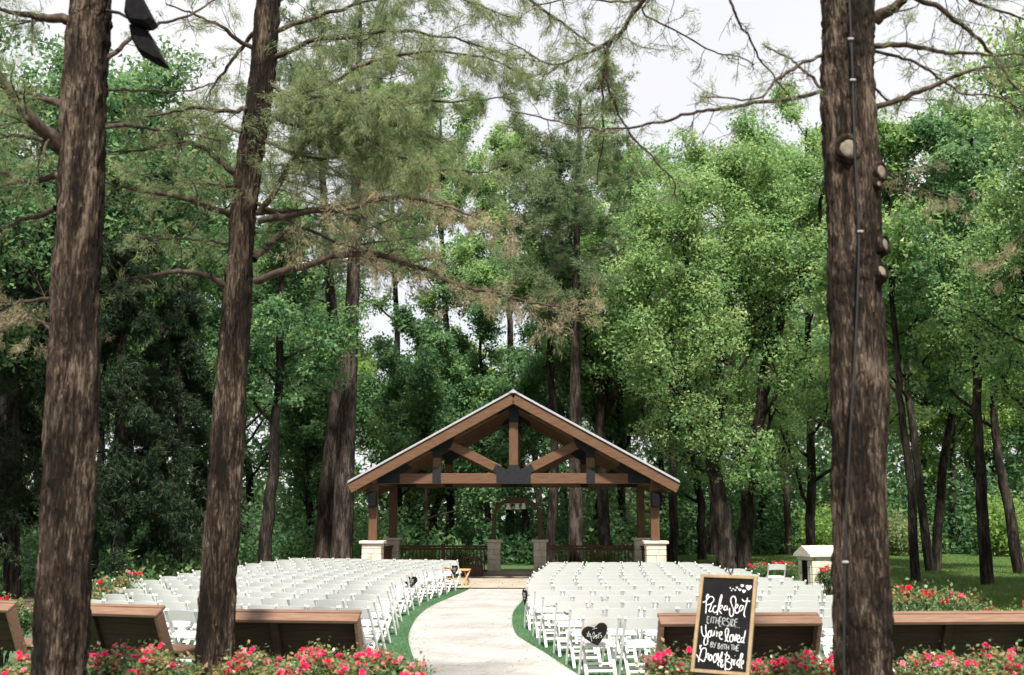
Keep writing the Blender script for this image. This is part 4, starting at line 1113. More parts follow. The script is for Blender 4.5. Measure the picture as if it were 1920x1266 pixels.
for bp, ya, yb_, r0, kw in [
    ([(1545, 168), (1460, 185), (1380, 196), (1310, 208), (1240, 222), (1180, 228), (1130, 236), (1050, 225), (960, 205)], 8.5, 9.4, .018, dict(leafy_=1.5, twigs=7, twig_len=.45)),
    ([(1540, 165), (1500, 125), (1480, 100), (1430, 75)], 8.5, 9.0, .014, dict(leafy_=1, twigs=9, twig_len=.35)),
    ([(1545, 100), (1500, 130), (1460, 150), (1420, 180), (1330, 170)], 8.5, 8.0, .014, dict(leafy_=1.5, twigs=9, twig_len=.4)),
    ([(1545, -60), (1400, -120), (1280, -70), (1210, 0), (1165, 62), (1110, 95), (1040, 120), (960, 85)], 8.5, 9.6, .034, dict(leafy_=3, twigs=10, start=.45)),
    ([(1165, 62), (1140, 90), (1136, 150), (1145, 190), (1172, 240), (1215, 290), (1260, 340), (1270, 390)], 9.2, 9.6, .016, dict(leafy_=1.5, twigs=8, twig_len=.35)),
    ([(1140, 80), (1135, 140), (1133, 210), (1128, 280), (1120, 350)], 9.2, 9.9, .012, dict(leafy_=3, twigs=9, twig_len=.35)),
    ([(1240, -30), (1200, 20), (1260, 55), (1330, 90), (1400, 110)], 9.2, 9.4, .010, dict(leafy_=1.5, twigs=9, twig_len=.35)),
    ([(1360, -20), (1380, 30), (1400, 60), (1430, 100), (1480, 150)], 9.0, 9.2, .012, dict(leafy_=1, twigs=9, twig_len=.35)),
    ([(1340, -30), (1260, -20), (1180, 5), (1090, -5), (1000, 10)], 9.0, 9.9, .016, dict(leafy_=4, twigs=11)),
    ([(1640, 38), (1680, 15), (1720, -10), (1780, -60)], 8.5, 8.1, .055, dict(leafy_=2, twigs=8)),
    ([(1715, -5), (1770, 25), (1815, 60), (1850, 100), (1890, 160), (1940, 220)], 8.1, 8.4, .022, dict(leafy_=1.5, twigs=10)),
    ([(1635, 88), (1700, 92), (1770, 102), (1840, 112), (1930, 105)], 8.5, 8.0, .026, dict(leafy_=1.2, twigs=10, twig_len=.4)),
    ([(1638, 200), (1700, 185), (1760, 165), (1830, 145), (1900, 130), (1960, 110)], 8.5, 8.8, .024, dict(leafy_=1.5, twigs=9, twig_len=.4)),
    ([(1635, 95), (1690, 112), (1740, 140), (1790, 175), (1860, 185), (1930, 220)], 8.5, 9.2, .014, dict(leafy_=1.5, twigs=10, twig_len=.35)),
    ([(1640, 165), (1670, 185), (1720, 180)], 8.5, 9.2, .010, dict(leafy_=1, twigs=8, twig_len=.3)),
    ([(1650, 305), (1690, 330), (1740, 350), (1800, 365)], 8.5, 9.6, .008, dict(leafy_=2.5, twigs=9, twig_len=.4, dry=1)),
    ([(1640, -60), (1740, -50), (1830, 10), (1930, 60)], 8.5, 9.5, .03, dict(leafy_=2, twigs=10)),
    ([(1930, 420), (1890, 460), (1850, 500)], 9.2, 9.6, .008, dict(leafy_=3, twigs=10, twig_len=.35, dry=1)),
]:
    S += 1; cedar_branch(ce3, base3, pts_px(bp, ya, yb_), r0, S, **kw)
# cable down the trunk
cb_px = [(1592, -20), (1596, 75), (1599, 150), (1603, 290), (1610, 440), (1606, 600), (1595, 800), (1585, 1010), (1582, 1266)]
yc = Y3 - .245
cb = thing('power_cable', 'black cable clipped straight down the thick cedar trunk with limb scars', 'cable', tuple(P(1582, 1266, yc)))
cbase = np.array(cb.location)
cp = smooth_path(pts_px(cb_px, yc, yc - .005), 60) - cbase
cp = np.vstack([cp, cp[-1] + np.array([.01, .0, -.6])])
part('cable_run', Geo().tube(cp, [.0085] * len(cp), 6), M['cable'], cb)
for (x, y) in ((1595, 73), (1599, 150), (1613, 434), (1585, 1054)):
    q = P(x, y, yc - .012) - cbase
    part('clip', Geo().bbox(q, (.045, .018, .018), .004), M['clip'], cb)
# floodlights on the left cedar
fl_mat = M['black']
for lab, poly, yq in (('upper black floodlight on the left cedar, cut by the top picture edge', [(243, -20), (262, -14), (293, 45), (283, 52), (246, 47), (237, 28)], 8.72),
                      ('lower black floodlight hanging from the left cedar, whole in view', [(246, 52), (262, 50), (279, 62), (315, 126), (298, 121), (263, 101), (251, 78)], 8.80)):
    cpt = P(np.mean([p[0] for p in poly]), np.mean([p[1] for p in poly]), yq)
    t = thing('floodlight', lab, 'floodlight', tuple(cpt), 0, 'floodlights on the left cedar')
    outer = [P(x, y, yq) - cpt for x, y in poly]; n_ = len(outer)
    g = Geo(); v = []
    for (dy, s) in ((-.085, .78), (-.06, 1.0), (.06, 1.0), (.085, .78)):
        for p in outer: v.append((p[0] * s, dy, p[2] * s))
    f = [tuple(range(n_)), tuple(range(4 * n_ - 1, 3 * n_ - 1, -1))]
    for rI in range(3):
        for j in range(n_): f.append((rI * n_ + j, (rI + 1) * n_ + j, (rI + 1) * n_ + (j + 1) % n_, rI * n_ + (j + 1) % n_))
    part('housing', g.add(v, f), fl_mat, t)
    q0 = P(248, 38, yq + .02) - cpt; q1 = P(200, 20, Y1 - .1) - cpt
    part('bracket', Geo().tube([q0, (q0 + q1) / 2 + np.array([0, 0, .02]), q1], [.014, .014, .014], 6), M['steel'], t)
    a, b_ = outer[-4], outer[-3]
    part('lens', Geo().beam(outer[2] * .99 + np.array([0, 0, 0]), outer[3] * .99, .10, .012, .002), M['steel'], t)

# ------------------------------------------------------------------ trees behind the chairs, each as photographed
def lead(px, Y0, r0, r1, Y1_=None): return (pts_px(px, Y0, Y1_), r0, r1)
def foot(px, py_, Y):
    p = P(px, py_, Y); return (p[0], p[1], 0.0)
def to_ground(l, Y, foot_px):
    """start the first leader at the ground below its first pixel"""
    pts, a, b = l; f = pts[0].copy(); f[2] = -.1
    return (np.vstack([f, pts]) if pts[0][2] > .3 else np.vstack([f, pts[1:]]), a, b)
def hero(name, label, seed, leads, bark_m, leaf_m, limb_len, n_leaf, group=None, **kw):
    leads = [to_ground(leads[0], 0, 0)] + leads[1:]
    base = leads[0][0][0].copy(); base[2] = 0
    W, q, tint = broadleaf(seed, leads, limb_len, n_leaf, **kw)
    return plant_tree(name, label, base, W, q, 3, tint, M[bark_m], M[leaf_m], group)
hero('oak_tree', 'bright green forked oak right of the pavilion, its trunk leaning towards the roof', 41, [
    lead([(1362, 1045), (1352, 950), (1340, 880), (1328, 820), (1290, 740), (1240, 650), (1205, 560)], 40, .36, .06, 39),
    lead([(1340, 880), (1345, 760), (1322, 640), (1292, 520), (1275, 400)], 40, .20, .05, 38.5),
    lead([(1330, 830), (1365, 700), (1366, 560), (1362, 420), (1372, 320)], 40, .20, .05, 41)], 'oak_bark', 'leaf_lime', 3.9, 64000, t0=.36, limbs=13, leaf=.132, clump=.6)
hero('oak_tree', 'tall bright green oak with an upright trunk beside the stone kiosk', 42, [
    lead([(1395, 1045), (1408, 900), (1425, 780), (1438, 640), (1437, 500), (1430, 380), (1440, 250)], 41, .33, .06),
    lead([(1432, 740), (1465, 600), (1500, 530), (1530, 440), (1545, 340)], 41, .17, .05, 39.5),
    lead([(1436, 660), (1405, 560), (1395, 440), (1350, 330)], 41, .15, .04, 43)], 'oak_bark', 'leaf_oak', 3.9, 64000, t0=.22, limbs=14, leaf=.132, clump=.6)
hero('oak_tree', 'dark spreading oak forking behind the right roof slope', 43, [
    lead([(1133, 1015), (1130, 900), (1125, 800), (1115, 700), (1070, 620), (1000, 565), (930, 560)], 47, .30, .05, 45),
    lead([(1125, 800), (1140, 680), (1140, 560), (1150, 450)], 47, .20, .05),
    lead([(1127, 790), (1175, 700), (1215, 620), (1260, 560)], 47, .17, .05, 46)], 'oak_bark', 'leaf_oak', 3.8, 50000, t0=.5, limbs=11, leaf=.145)
hero('slender_tree', 'slender bent tree rising behind the pavilion ridge', 44, [
    lead([(1033, 1020), (1042, 820), (1030, 670), (1040, 560), (1046, 420), (1050, 330)], 45, .22, .06)], 'oak_bark', 'leaf_wood', 2.6, 14000, t0=.6, limbs=10)
hero('woodland_tree', 'mossy dark trunk left of the paired pines, beyond the left chairs', 45, [
    lead([(497, 1045), (512, 880), (522, 720), (527, 560), (530, 420)], 37, .26, .06)], 'oak_bark', 'leaf_wood', 3.0, 22000, t0=.5, limbs=12)
hero('woodland_tree', 'bright green tree filling the gap behind the straight pine and pavilion ridge', 46, [
    lead([(1165, 1010), (1165, 860), (1160, 700), (1155, 540), (1150, 400), (1150, 320)], 51, .22, .05)], 'oak_bark', 'leaf_lime', 4.2, 48000, t0=.3, limbs=16, leaf=.15)
hero('woodland_tree', 'pale green tree behind the left roof slope, beside the straight pine', 47, [
    lead([(800, 1010), (795, 880), (790, 760), (785, 640)], 50, .16, .04)], 'oak_bark', 'leaf_wood', 3.6, 30000, t0=.3, limbs=14, leaf=.18)
hero('woodland_tree', 'leafy tree behind the pavilion left of the ridge', 48, [
    lead([(915, 1010), (910, 880), (905, 760), (900, 620), (905, 520)], 52, .18, .04)], 'oak_bark', 'leaf_wood', 3.8, 34000, t0=.25, limbs=15, leaf=.18)
hero('woodland_tree', 'broad bright tree closing the gap left of the forked oak', 49, [
    lead([(1262, 1015), (1262, 860), (1258, 700), (1256, 560), (1250, 440), (1250, 350)], 47, .22, .05)], 'oak_bark', 'leaf_oak', 4.6, 42000, t0=.28, limbs=17, leaf=.145)
hero('woodland_tree', 'broad bright tree behind the stone kiosk', 50, [
    lead([(1520, 1015), (1522, 860), (1518, 700), (1515, 540), (1510, 380), (1512, 240)], 48, .24, .05)], 'oak_bark', 'leaf_lime', 4.8, 44000, t0=.22, limbs=19, leaf=.145)
for lab, px, Y, sd, ll, nl in (
    ('tall airy tree behind the feathery cedar branches, left of the pavilion ridge', [(845, 1010), (842, 800), (838, 640), (832, 480), (828, 340), (826, 220)], 54, 81, 4.4, 30000),
    ('tall airy tree seen above the left roof slope between pine and ridge', [(748, 1010), (746, 800), (744, 620), (738, 450), (734, 300), (730, 190)], 57, 82, 4.2, 28000),
    ('tall airy tree just left of the straight pine behind the ridge', [(955, 1010), (958, 800), (956, 620), (950, 480), (946, 370), (945, 290)], 53, 83, 4.0, 28000),
    ('tall tree filling the view between the left cedar and the leaning one', [(300, 1020), (302, 800), (306, 600), (310, 480), (314, 380), (316, 300)], 46, 84, 4.6, 40000),
    ('tall tree behind the leaning cedar', [(440, 1020), (436, 800), (430, 620), (426, 520), (422, 420), (420, 340)], 50, 85, 4.6, 38000)):
    hero('woodland_tree', lab, sd, [lead(px, Y, .24, .05)], 'oak_bark', ('leaf_lime' if sd % 2 else 'leaf_oak') if sd < 84 else 'leaf_wood', ll, nl, t0=.5 if sd < 84 else .3, limbs=16, leaf=.17, clump=.5)
RL = [('thin lawn tree just right of the cedar with limb scars', [(1717, 1085), (1705, 900), (1690, 760), (1680, 640), (1668, 480), (1664, 330)], 36, .15, 61),
      ('lawn tree leaning left, one of two sharing a base', [(1744, 1062), (1722, 900), (1702, 720), (1690, 560), (1690, 400)], 43, .18, 62),
      ('lawn tree leaning right, one of two sharing a base', [(1754, 1062), (1765, 900), (1790, 740), (1800, 600), (1795, 420), (1790, 280)], 43.4, .19, 63),
      ('straight lawn tree standing nearest the grass on the right', [(1852, 1094), (1842, 950), (1835, 800), (1830, 600), (1825, 420), (1822, 260)], 34.6, .20, 64),
      ('lawn tree leaning in at the right picture edge', [(1912, 1066), (1890, 940), (1870, 840), (1862, 640), (1850, 400), (1845, 250)], 41, .21, 65)]
for lab, px, Y, r0, sd in RL:
    hero('lawn_tree', lab, sd, [lead(px, Y, r0, .05)], 'oak_bark', 'leaf_oak' if sd % 2 else 'leaf_wood', 3.6, 30000, 'trees on the lawn', t0=.42, limbs=14, leaf=.16)
def hero_pine(name, label, seed, px, Y, r0, t0, br, n_tuft, leaf_m='needle', group=None, **kw):
    p = pts_px(px, Y); p[0][2] = -.1
    base = p[0].copy(); base[2] = 0
    W, tri, tint = conifer(seed, p, r0, .06, t0, 34, br, n_tuft, **({} if 'droop' in kw else {'top_taper': .35}), **kw)
    return plant_tree(name, label, base, W, tri, 3, tint, M['pine_bark'] if leaf_m == 'needle' else M['oak_bark'], M[leaf_m], group)
hero_pine('pine_tree', 'tall straight grey-brown pine just left of the pavilion roof', 51, [(640, 1055), (648, 850), (657, 650), (663, 500), (668, 330), (672, 160), (676, 10)], 39, .375, .50, 4.6, 7000)
hero_pine('pine_tree', 'curved darker pine standing behind the straight one by the pavilion', 52, [(600, 1050), (620, 850), (634, 700), (620, 560), (608, 400), (602, 240), (600, 90)], 41, .31, .48, 4.4, 6500)
hero_pine('pine_tree', 'straight pine rising behind the right roof slope, between two other trunks', 53, [(1080, 1030), (1079, 800), (1080, 600), (1082, 400), (1088, 180)], 43, .30, .46, 4.4, 12000)
DC = [('dark drooping cedar with two trunks seen between the near cedars', [(222, 1080), (222, 950), (226, 780), (230, 600), (232, 430)], 33, .22, 71, 3.4),
      ('dark drooping cedar left of the mossy trunk, behind the leaning cedar', [(330, 1075), (332, 900), (335, 740), (338, 520)], 36, .20, 72, 3.0),
      ('dark cedar at the left picture edge behind the thick trunk', [(25, 1085), (22, 900), (26, 700), (30, 480), (34, 300)], 30, .22, 73, 3.4)]
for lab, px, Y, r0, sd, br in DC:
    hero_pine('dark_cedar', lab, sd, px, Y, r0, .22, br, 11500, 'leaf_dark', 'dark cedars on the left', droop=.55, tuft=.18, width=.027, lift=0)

# ------------------------------------------------------------------ the wood behind: single trees, shapes shared
proto = []
for s in range(6):
    H = (17, 15, 18, 14, 12, 10)[s]; r = np.random.default_rng(900 + s)
    lean = r.normal(size=2) * .5
    tr = [np.array([lean[0] * t, lean[1] * t, H * t * .92]) for t in (0, .25, .5, .75, 1.0)]
    tr = [p + np.array([*(r.normal(size=2) * .25), 0]) * (i > 0) for i, p in enumerate(tr)]
    fork = [tr[2], tr[2] + np.array([1.2 * (-1) ** s, .6, H * .15]), tr[2] + np.array([2.0 * (-1) ** s, 1.2, H * .34])]
    W, q, tint = broadleaf(700 + s, [(np.array(tr), .24, .05), (np.array(fork), .13, .04)], H * .24, 22000, leaf=.20, limbs=13, t0=.22 if s > 2 else .34, clump=.75)
    proto.append((W.mesh('trunk'), np_mesh('crown', q, 3, tint)))
for s in range(2):
    H = (20, 17)[s]
    W, tri, tint = conifer(800 + s, np.array([[0, 0, 0], [.2, 0, H * .3], [.1, .2, H * .65], [.3, .1, H]]), .28, .05, .42, 30, 3.2, 5000, per=8, tuft=.30, width=.035)
    proto.append((W.mesh('trunk'), np_mesh('crown', tri, 3, tint)))
W, q, tint = broadleaf(720, [(np.array([[0, 0, 0], [.2, .1, 4], [.1, .4, 8], [.4, .2, 13.5]]), .24, .05), (np.array([[.1, .4, 7], [-1.2, .9, 9.5], [-2.0, 1.6, 12]]), .12, .04)], 3.6, 34000, leaf=.135, limbs=15, t0=.36, clump=.6, quads=True)
proto.append((W.mesh('trunk'), np_mesh('crown', q, 4, tint)))
woods = [  # x, y, shape, scale, leaf tone
]
wr = random.Random(21)
def band(y0, y1, xs, shapes, sc, tone):
    for x in xs: woods.append((x + wr.uniform(-1.2, 1.2), wr.uniform(y0, y1), wr.choice(shapes), wr.uniform(*sc), wr.choice(tone)))
band(50, 54, np.arange(-26, -10, 3.6), (0, 1, 3), (.85, 1.0), ('leaf_wood', 'leaf_wood', 'leaf_bright'))
band(50, 55, np.arange(-9, 0, 3.0), (4, 5), (.8, .95), ('leaf_wood', 'leaf_bright'))
band(50, 55, np.arange(1, 9, 3.6), (1, 3, 4), (.8, .95), ('leaf_wood', 'leaf_bright', 'leaf_wood'))
band(61, 65, np.arange(9, 32, 3.4), (1, 3, 4, 0), (.85, 1.0), ('leaf_wood', 'leaf_bright', 'leaf_wood'))
band(58, 64, np.arange(-34, -12, 4), (0, 2, 6), (.9, 1.1), ('leaf_wood', 'leaf_bright'))
band(58, 64, np.arange(-10, 1, 3.6), (4, 5, 5), (.9, 1.05), ('leaf_bright', 'leaf_wood'))
band(58, 64, np.arange(3, 34, 4), (0, 1, 2, 7), (.85, 1.0), ('leaf_wood', 'leaf_bright'))
band(70, 80, np.arange(-42, -14, 4.5), (0, 2, 1), (1.0, 1.15), ('leaf_wood',))
band(70, 80, np.arange(-12, 3, 4), (3, 4), (.9, 1.0), ('leaf_bright',))
band(70, 80, np.arange(6, 42, 4.5), (0, 2, 1), (.9, 1.05), ('leaf_wood', 'leaf_bright'))
band(26, 46, (-15.5, -18, -14, -20, -17, -23, -12.5), (0, 2, 1), (.9, 1.1), ('leaf_wood',))
band(24, 46, (19, 22, 17.5, 24, 21), (0, 2, 1), (.9, 1.1), ('leaf_oak',))
woods += [(9.9, 13.6, 1, .85, 'leaf_oak'), (11.9, 20.3, 1, .85, 'leaf_oak'), (13.4, 29.0, 1, .85, 'leaf_oak'), (12.6, 14.5, 1, .9, 'leaf_oak'), (15.5, 19, 0, .95, 'leaf_oak'), (14.2, 25, 1, .95, 'leaf_oak'), (18.5, 28, 2, .9, 'leaf_oak'), (20, 20, 0, 1.0, 'leaf_oak'),
          (-14.6, 15, 1, .95, 'leaf_wood'), (-14.5, 20.5, 0, .95, 'leaf_wood'), (-13.2, 26.5, 1, 1.0, 'leaf_wood'), (-18, 25, 2, 1.0, 'leaf_wood')]
RANKS = [(0, 48, 'beside the clearing'), (48, 57, 'in the front rank of the wood'), (57, 67, 'in the middle rank of the wood'), (67, 99, 'in the farthest rank of the wood')]
def wood_label(x, y, pine):
    lo, hi, where = next(q for q in RANKS if q[0] <= y < q[1])
    if y < 48:
        mates = sorted((w for w in woods if w[1] < 48 and (w[0] < 0) == (x < 0)), key=lambda w: w[1])
        k = [w[:2] for w in mates].index((x, y))
        return f"{ORD[k]} nearest leafy tree {where}, {'dark woods' if x < 0 else 'lawn'} side, counted from the viewer"
    mates = sorted((w for w in woods if lo <= w[1] < hi), key=lambda w: w[0] / w[1])
    k = [w[:2] for w in mates].index((x, y)); m_ = len(mates)
    kind = 'pine' if pine else 'leafy tree'
    return f"{kind}, {ORD[k]} from the left {where}" if k < m_ / 2 else f"{kind}, {ORD[m_ - 1 - k]} from the right {where}"
woods = [(x, y, 8 if y < 32 else s, sc, tone) for (x, y, s, sc, tone) in woods]
for (x, y, s, sc, tone) in woods:
    pine = s in (6, 7)
    t = thing('woodland_tree', wood_label(x, y, pine), 'tree', (x, y, -.05), wr.uniform(0, 6.28), 'trees of the wood around the clearing')
    t.scale = (sc, sc, sc * wr.uniform(.94, 1.06))
    link('trunk', proto[s][0], M['pine_bark'] if pine else M['oak_bark'], t)
    cr_ = link('crown', proto[s][1], None, t)
    if len(proto[s][1].materials) == 0: proto[s][1].materials.append(M['needle'] if pine else M['leaf_wood'])
    if not pine:
        cr_.material_slots[0].link = 'OBJECT'; cr_.material_slots[0].material = M[tone]

# undergrowth along the edge of the wood: one leafy mass
r = np.random.default_rng(77)
def mass(n, x0, x1, y0, y1, hmax, size, seed):
    r = np.random.default_rng(seed)
    nc = int((x1 - x0) * (y1 - y0) * 1.1)
    cx = r.uniform(x0, x1, nc); cy = r.uniform(y0, y1, nc); ch = hmax * r.uniform(.25, 1, nc) ** 1.3; cw = r.uniform(.5, 1.3, nc)
    pick = r.integers(0, nc, n); off = r.normal(size=(n, 3)); off /= np.linalg.norm(off, axis=1, keepdims=True); off *= r.uniform(.5, 1, (n, 1))
    z = np.abs(off[:, 2]) * ch[pick]
    c = np.stack([cx[pick] + off[:, 0] * cw[pick], cy[pick] + off[:, 1] * cw[pick], z], 1)
    return leaf_tris(c, size, r), np.clip(.42 + r.normal(size=nc)[pick] * .2 + r.normal(size=n) * .15, 0, 1)
parts_ = [mass(34000, -34, -4, 45.5, 51, 3.6, .2, 1), mass(14000, -4, 5, 48.5, 53, 3.2, .2, 2), mass(30000, 6, 36, 61, 66, 4.2, .22, 3), mass(16000, -26, -9.5, 30, 45, 1.6, .18, 4), mass(26000, -38, 40, 62, 70, 8, .34, 5), mass(18000, -46, 48, 80, 88, 12, .55, 6), mass(20000, -20, 5, 54, 58, 6, .26, 7), mass(30000, 4, 34, 60, 66, 8, .3, 8), mass(24000, 4, 40, 68, 74, 11, .4, 9), mass(15000, 6, 48, 75, 80, 16, .6, 10), mass(9000, -44, -10, 73, 79, 15, .6, 11)]
ug = link('undergrowth', np_mesh('undergrowth', np.concatenate([p[0] for p in parts_]), 3, np.concatenate([p[1] for p in parts_])), M['leaf_wood'])
tag(ug, 'leafy undergrowth filling the edge of the wood', None, None, 'stuff')
def shrub(label, x, y, w, h, n, mat_, seed, size=.13, group='shrubs around the clearing'):
    r = np.random.default_rng(seed)
    t = thing('shrub', label, 'shrub', (x, y, 0), 0, group)
    W = Wood(); C = []
    for k in range(14):
        a = r.uniform(0, 6.28)
        st_ = grow(r, np.zeros(3), np.array([math.cos(a) * .6, math.sin(a) * .6, 1.0]), h * r.uniform(.6, 1.0), 5, .15, .05) * np.array([w / h, w / h, 1])
        W.tube(st_, .02, .006, 5); C += list(st_[2:])
    C = np.array(C); off = r.normal(size=(n, 3)) * .16 * h
    c = C[r.integers(0, len(C), n)] + off; c[:, 2] = np.abs(c[:, 2]) + .03
    link('stems', W.mesh('stems'), M['oak_bark'], t)
    link('foliage', np_mesh('foliage', leaf_quads(c, size, r), 4, np.clip(.5 + r.normal(size=n) * .2, 0, 1)), mat_, t)
shrub('grey green rounded shrub at the far lawn edge beside thin trunks', *P(1690, 1030, 59.5)[:2], 2.2, 2.2, 5000, M['cedar_green'], 1, .15)
shrub('yellow green shrub at the far lawn edge near the right picture edge', *P(1890, 1020, 58)[:2], 2.0, 2.8, 5000, M['leaf_bright'], 2, .18)
shrub('yellow green shrub showing past the kiosk roof', *P(1545, 1015, 59)[:2], 1.8, 2.4, 4000, M['leaf_bright'], 3, .17)
shrub('low bright green fern-like shrub behind the left pavilion railing', -3.1, 40.3, .8, .75, 1800, M['leaf_bright'], 4, .12)
shrub('leafy shrub behind the left railing next to the planter box', -1.75, 40.4, .7, .85, 1800, M['leaf_oak'], 5, .12)
shrub('low shrub behind the right pavilion railing near its end', 3.2, 40.6, .7, .8, 1500, M['leaf_bright'], 6, .12)

# grass blades on the part of the lawn in view
r = np.random.default_rng(5)
n = 80000
yy = 22 + 38 * r.uniform(0, 1, n) ** 1.2; xx = 6.4 + (yy * .47 - 6.4) * r.uniform(0, 1, n)
ok = xx > 6.4
xx, yy = xx[ok], yy[ok]; n = len(xx)
bz = np.stack([xx, yy, np.full(n, -.014)], 1); hd = unit(np.stack([r.normal(size=n) * .35, r.normal(size=n) * .35, np.ones(n)], 1))
sd = unit(np.cross(hd, r.normal(size=(n, 3)))) * .010
gt = np.stack([bz - sd, bz + sd, bz + hd * (.05 + .04 * r.uniform(size=(n, 1)))], 1).reshape(-1, 3)
tag(link('grass', np_mesh('grass', gt, 3, np.clip(.45 + .2 * r.normal(size=n), 0, 1)), M['grass']), 'short mown grass of the lawn on the right', None, None, 'stuff')

# artificial turf pile, thickest to see along both sides of the path
def inside_path(x, y):
    xl = np.interp(y, le[::-1, 1], le[::-1, 0]); xr = np.interp(y, re_[::-1, 1], re_[::-1, 0])
    e = r.normal(size=len(x)) * .018
    return (x > xl + .012 + e) & (x < xr - .012 + e)
n = 125000
yy = 12.3 + 20.2 * r.uniform(0, 1, n) ** 1.5; sgn = r.uniform(size=n) < .5
off = np.abs(r.normal(size=n)) * 1.1
xx = np.where(sgn, np.interp(yy, le[::-1, 1], le[::-1, 0]) + .03 - off, np.interp(yy, re_[::-1, 1], re_[::-1, 0]) - .03 + off)
ok = ~inside_path(xx, yy); xx, yy = xx[ok], yy[ok]; n = len(xx)
bz = np.stack([xx, yy, np.full(n, -.002)], 1); hd = unit(np.stack([r.normal(size=n) * .45, r.normal(size=n) * .45, np.ones(n)], 1))
sd = unit(np.cross(hd, r.normal(size=(n, 3)))) * .0045
gt = np.stack([bz - sd, bz + sd, bz + hd * (.022 + .016 * r.uniform(size=(n, 1)))], 1).reshape(-1, 3)
wear = .5 + .16 * np.sin(xx * 2.1 + yy * .7) * np.sin(yy * 1.3) + .2 * r.normal(size=n)
tag(link('turf_pile', np_mesh('turf_pile', gt, 3, np.clip(wear, 0, 1)), M['turf_blade']), 'green artificial turf pile beside the path under the chairs', None, None, 'stuff')

# fallen leaves and needles on the path, more towards its edges
n = 420
yy = 10.5 + 22 * r.uniform(0, 1, n) ** 1.6; xl = np.interp(yy, le[::-1, 1], le[::-1, 0]); xr = np.interp(yy, re_[::-1, 1], re_[::-1, 0])
tt = np.where(r.uniform(size=n) < .6, np.abs(r.normal(size=n)) * .07, r.uniform(size=n)); tt = np.where(r.uniform(size=n) < .5, tt, 1 - tt)
cc = np.stack([xl + (xr - xl) * np.clip(tt, .005, .995), yy, np.full(n, .018)], 1)
lq = leaf_quads(cc, .045, r, 6.0, .5); lq[:, 2] = np.maximum(lq[:, 2], .0145)
tag(link('leaf_litter', np_mesh('leaf_litter', lq, 4, r.uniform(size=n)), M['cedar_dry']), 'dry fallen leaves scattered along the pale path', None, None, 'stuff')

# ------------------------------------------------------------------ roses
def bloom_mesh(seed):
    r = np.random.default_rng(seed); q = []; tn = []
    for ring, (nr, rad, tilt) in enumerate(((6, 1.0, .35), (5, .72, .8), (4, .42, 1.15))):
        for k in range(nr):
            a = 2 * math.pi * (k + ring * .4) / nr + r.normal() * .12
            d = np.array([math.cos(a), math.sin(a), 0]); s = np.array([-math.sin(a), math.cos(a), 0])
            upv = np.array([0, 0, 1.])
            e = d * math.cos(tilt) + upv * math.sin(tilt)
            L = .042 * (.75 + .35 * rad); w = .030 * (.6 + .5 * rad)
            q += [d * .004, d * .004 + e * L * .6 + s * w / 2, d * .004 + e * L - upv * .004, d * .004 + e * L * .6 - s * w / 2]
            tn.append(np.clip(.5 + r.normal() * .25, 0, 1))
    return np_mesh('bloom', np.array(q), 4, tn)
blooms = [bloom_mesh(k) for k in range(3)]
def rose_mesh(seed, w, h, n):
    r = np.random.default_rng(seed); W = Wood(); C = []; tips = []
    for k in range(26):
        a = r.uniform(0, 6.28); o = r.uniform(0, .8)
        tgt = np.array([math.cos(a) * w * .5 * o, math.sin(a) * w * .5 * o, h * (1.0 - .35 * o * o) * r.uniform(.8, 1.06)])
        b = np.array([math.cos(a) * .12 * o, math.sin(a) * .12 * o, 0])
        st_ = np.array([b + (tgt - b) * t + np.array([0, 0, .12 * math.sin(t * 3.14)]) for t in np.linspace(0, 1, 6)]) + r.normal(size=(6, 3)) * .02
        W.tube(st_, .008, .003, 5); C += list(st_[2:]); tips.append(st_[-1])
        for j in range(2):
            t2 = grow(r, st_[r.integers(3, 6)], np.array([r.normal() * .5, r.normal() * .5, .8]), h * .22, 3, .2, .1)
            W.tube(t2, .004, .002, 4); C += list(t2[1:]); tips.append(t2[-1])
    C = np.array(C); tips = np.array(tips)
    c = C[r.integers(0, len(C), n)] + r.normal(size=(n, 3)) * .065
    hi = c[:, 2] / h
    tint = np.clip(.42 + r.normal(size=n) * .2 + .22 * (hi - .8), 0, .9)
    young = (hi > .97) & (r.uniform(size=n) < .35); tint[young] = r.uniform(.9, 1, young.sum())
    return W.mesh('stems'), np_mesh('foliage', leaf_quads(c, .05, r, .8, .62), 4, tint), tips
rose_kinds = [rose_mesh(k, 1.0, .82, 5200) for k in range(4)]
rb = random.Random(31)
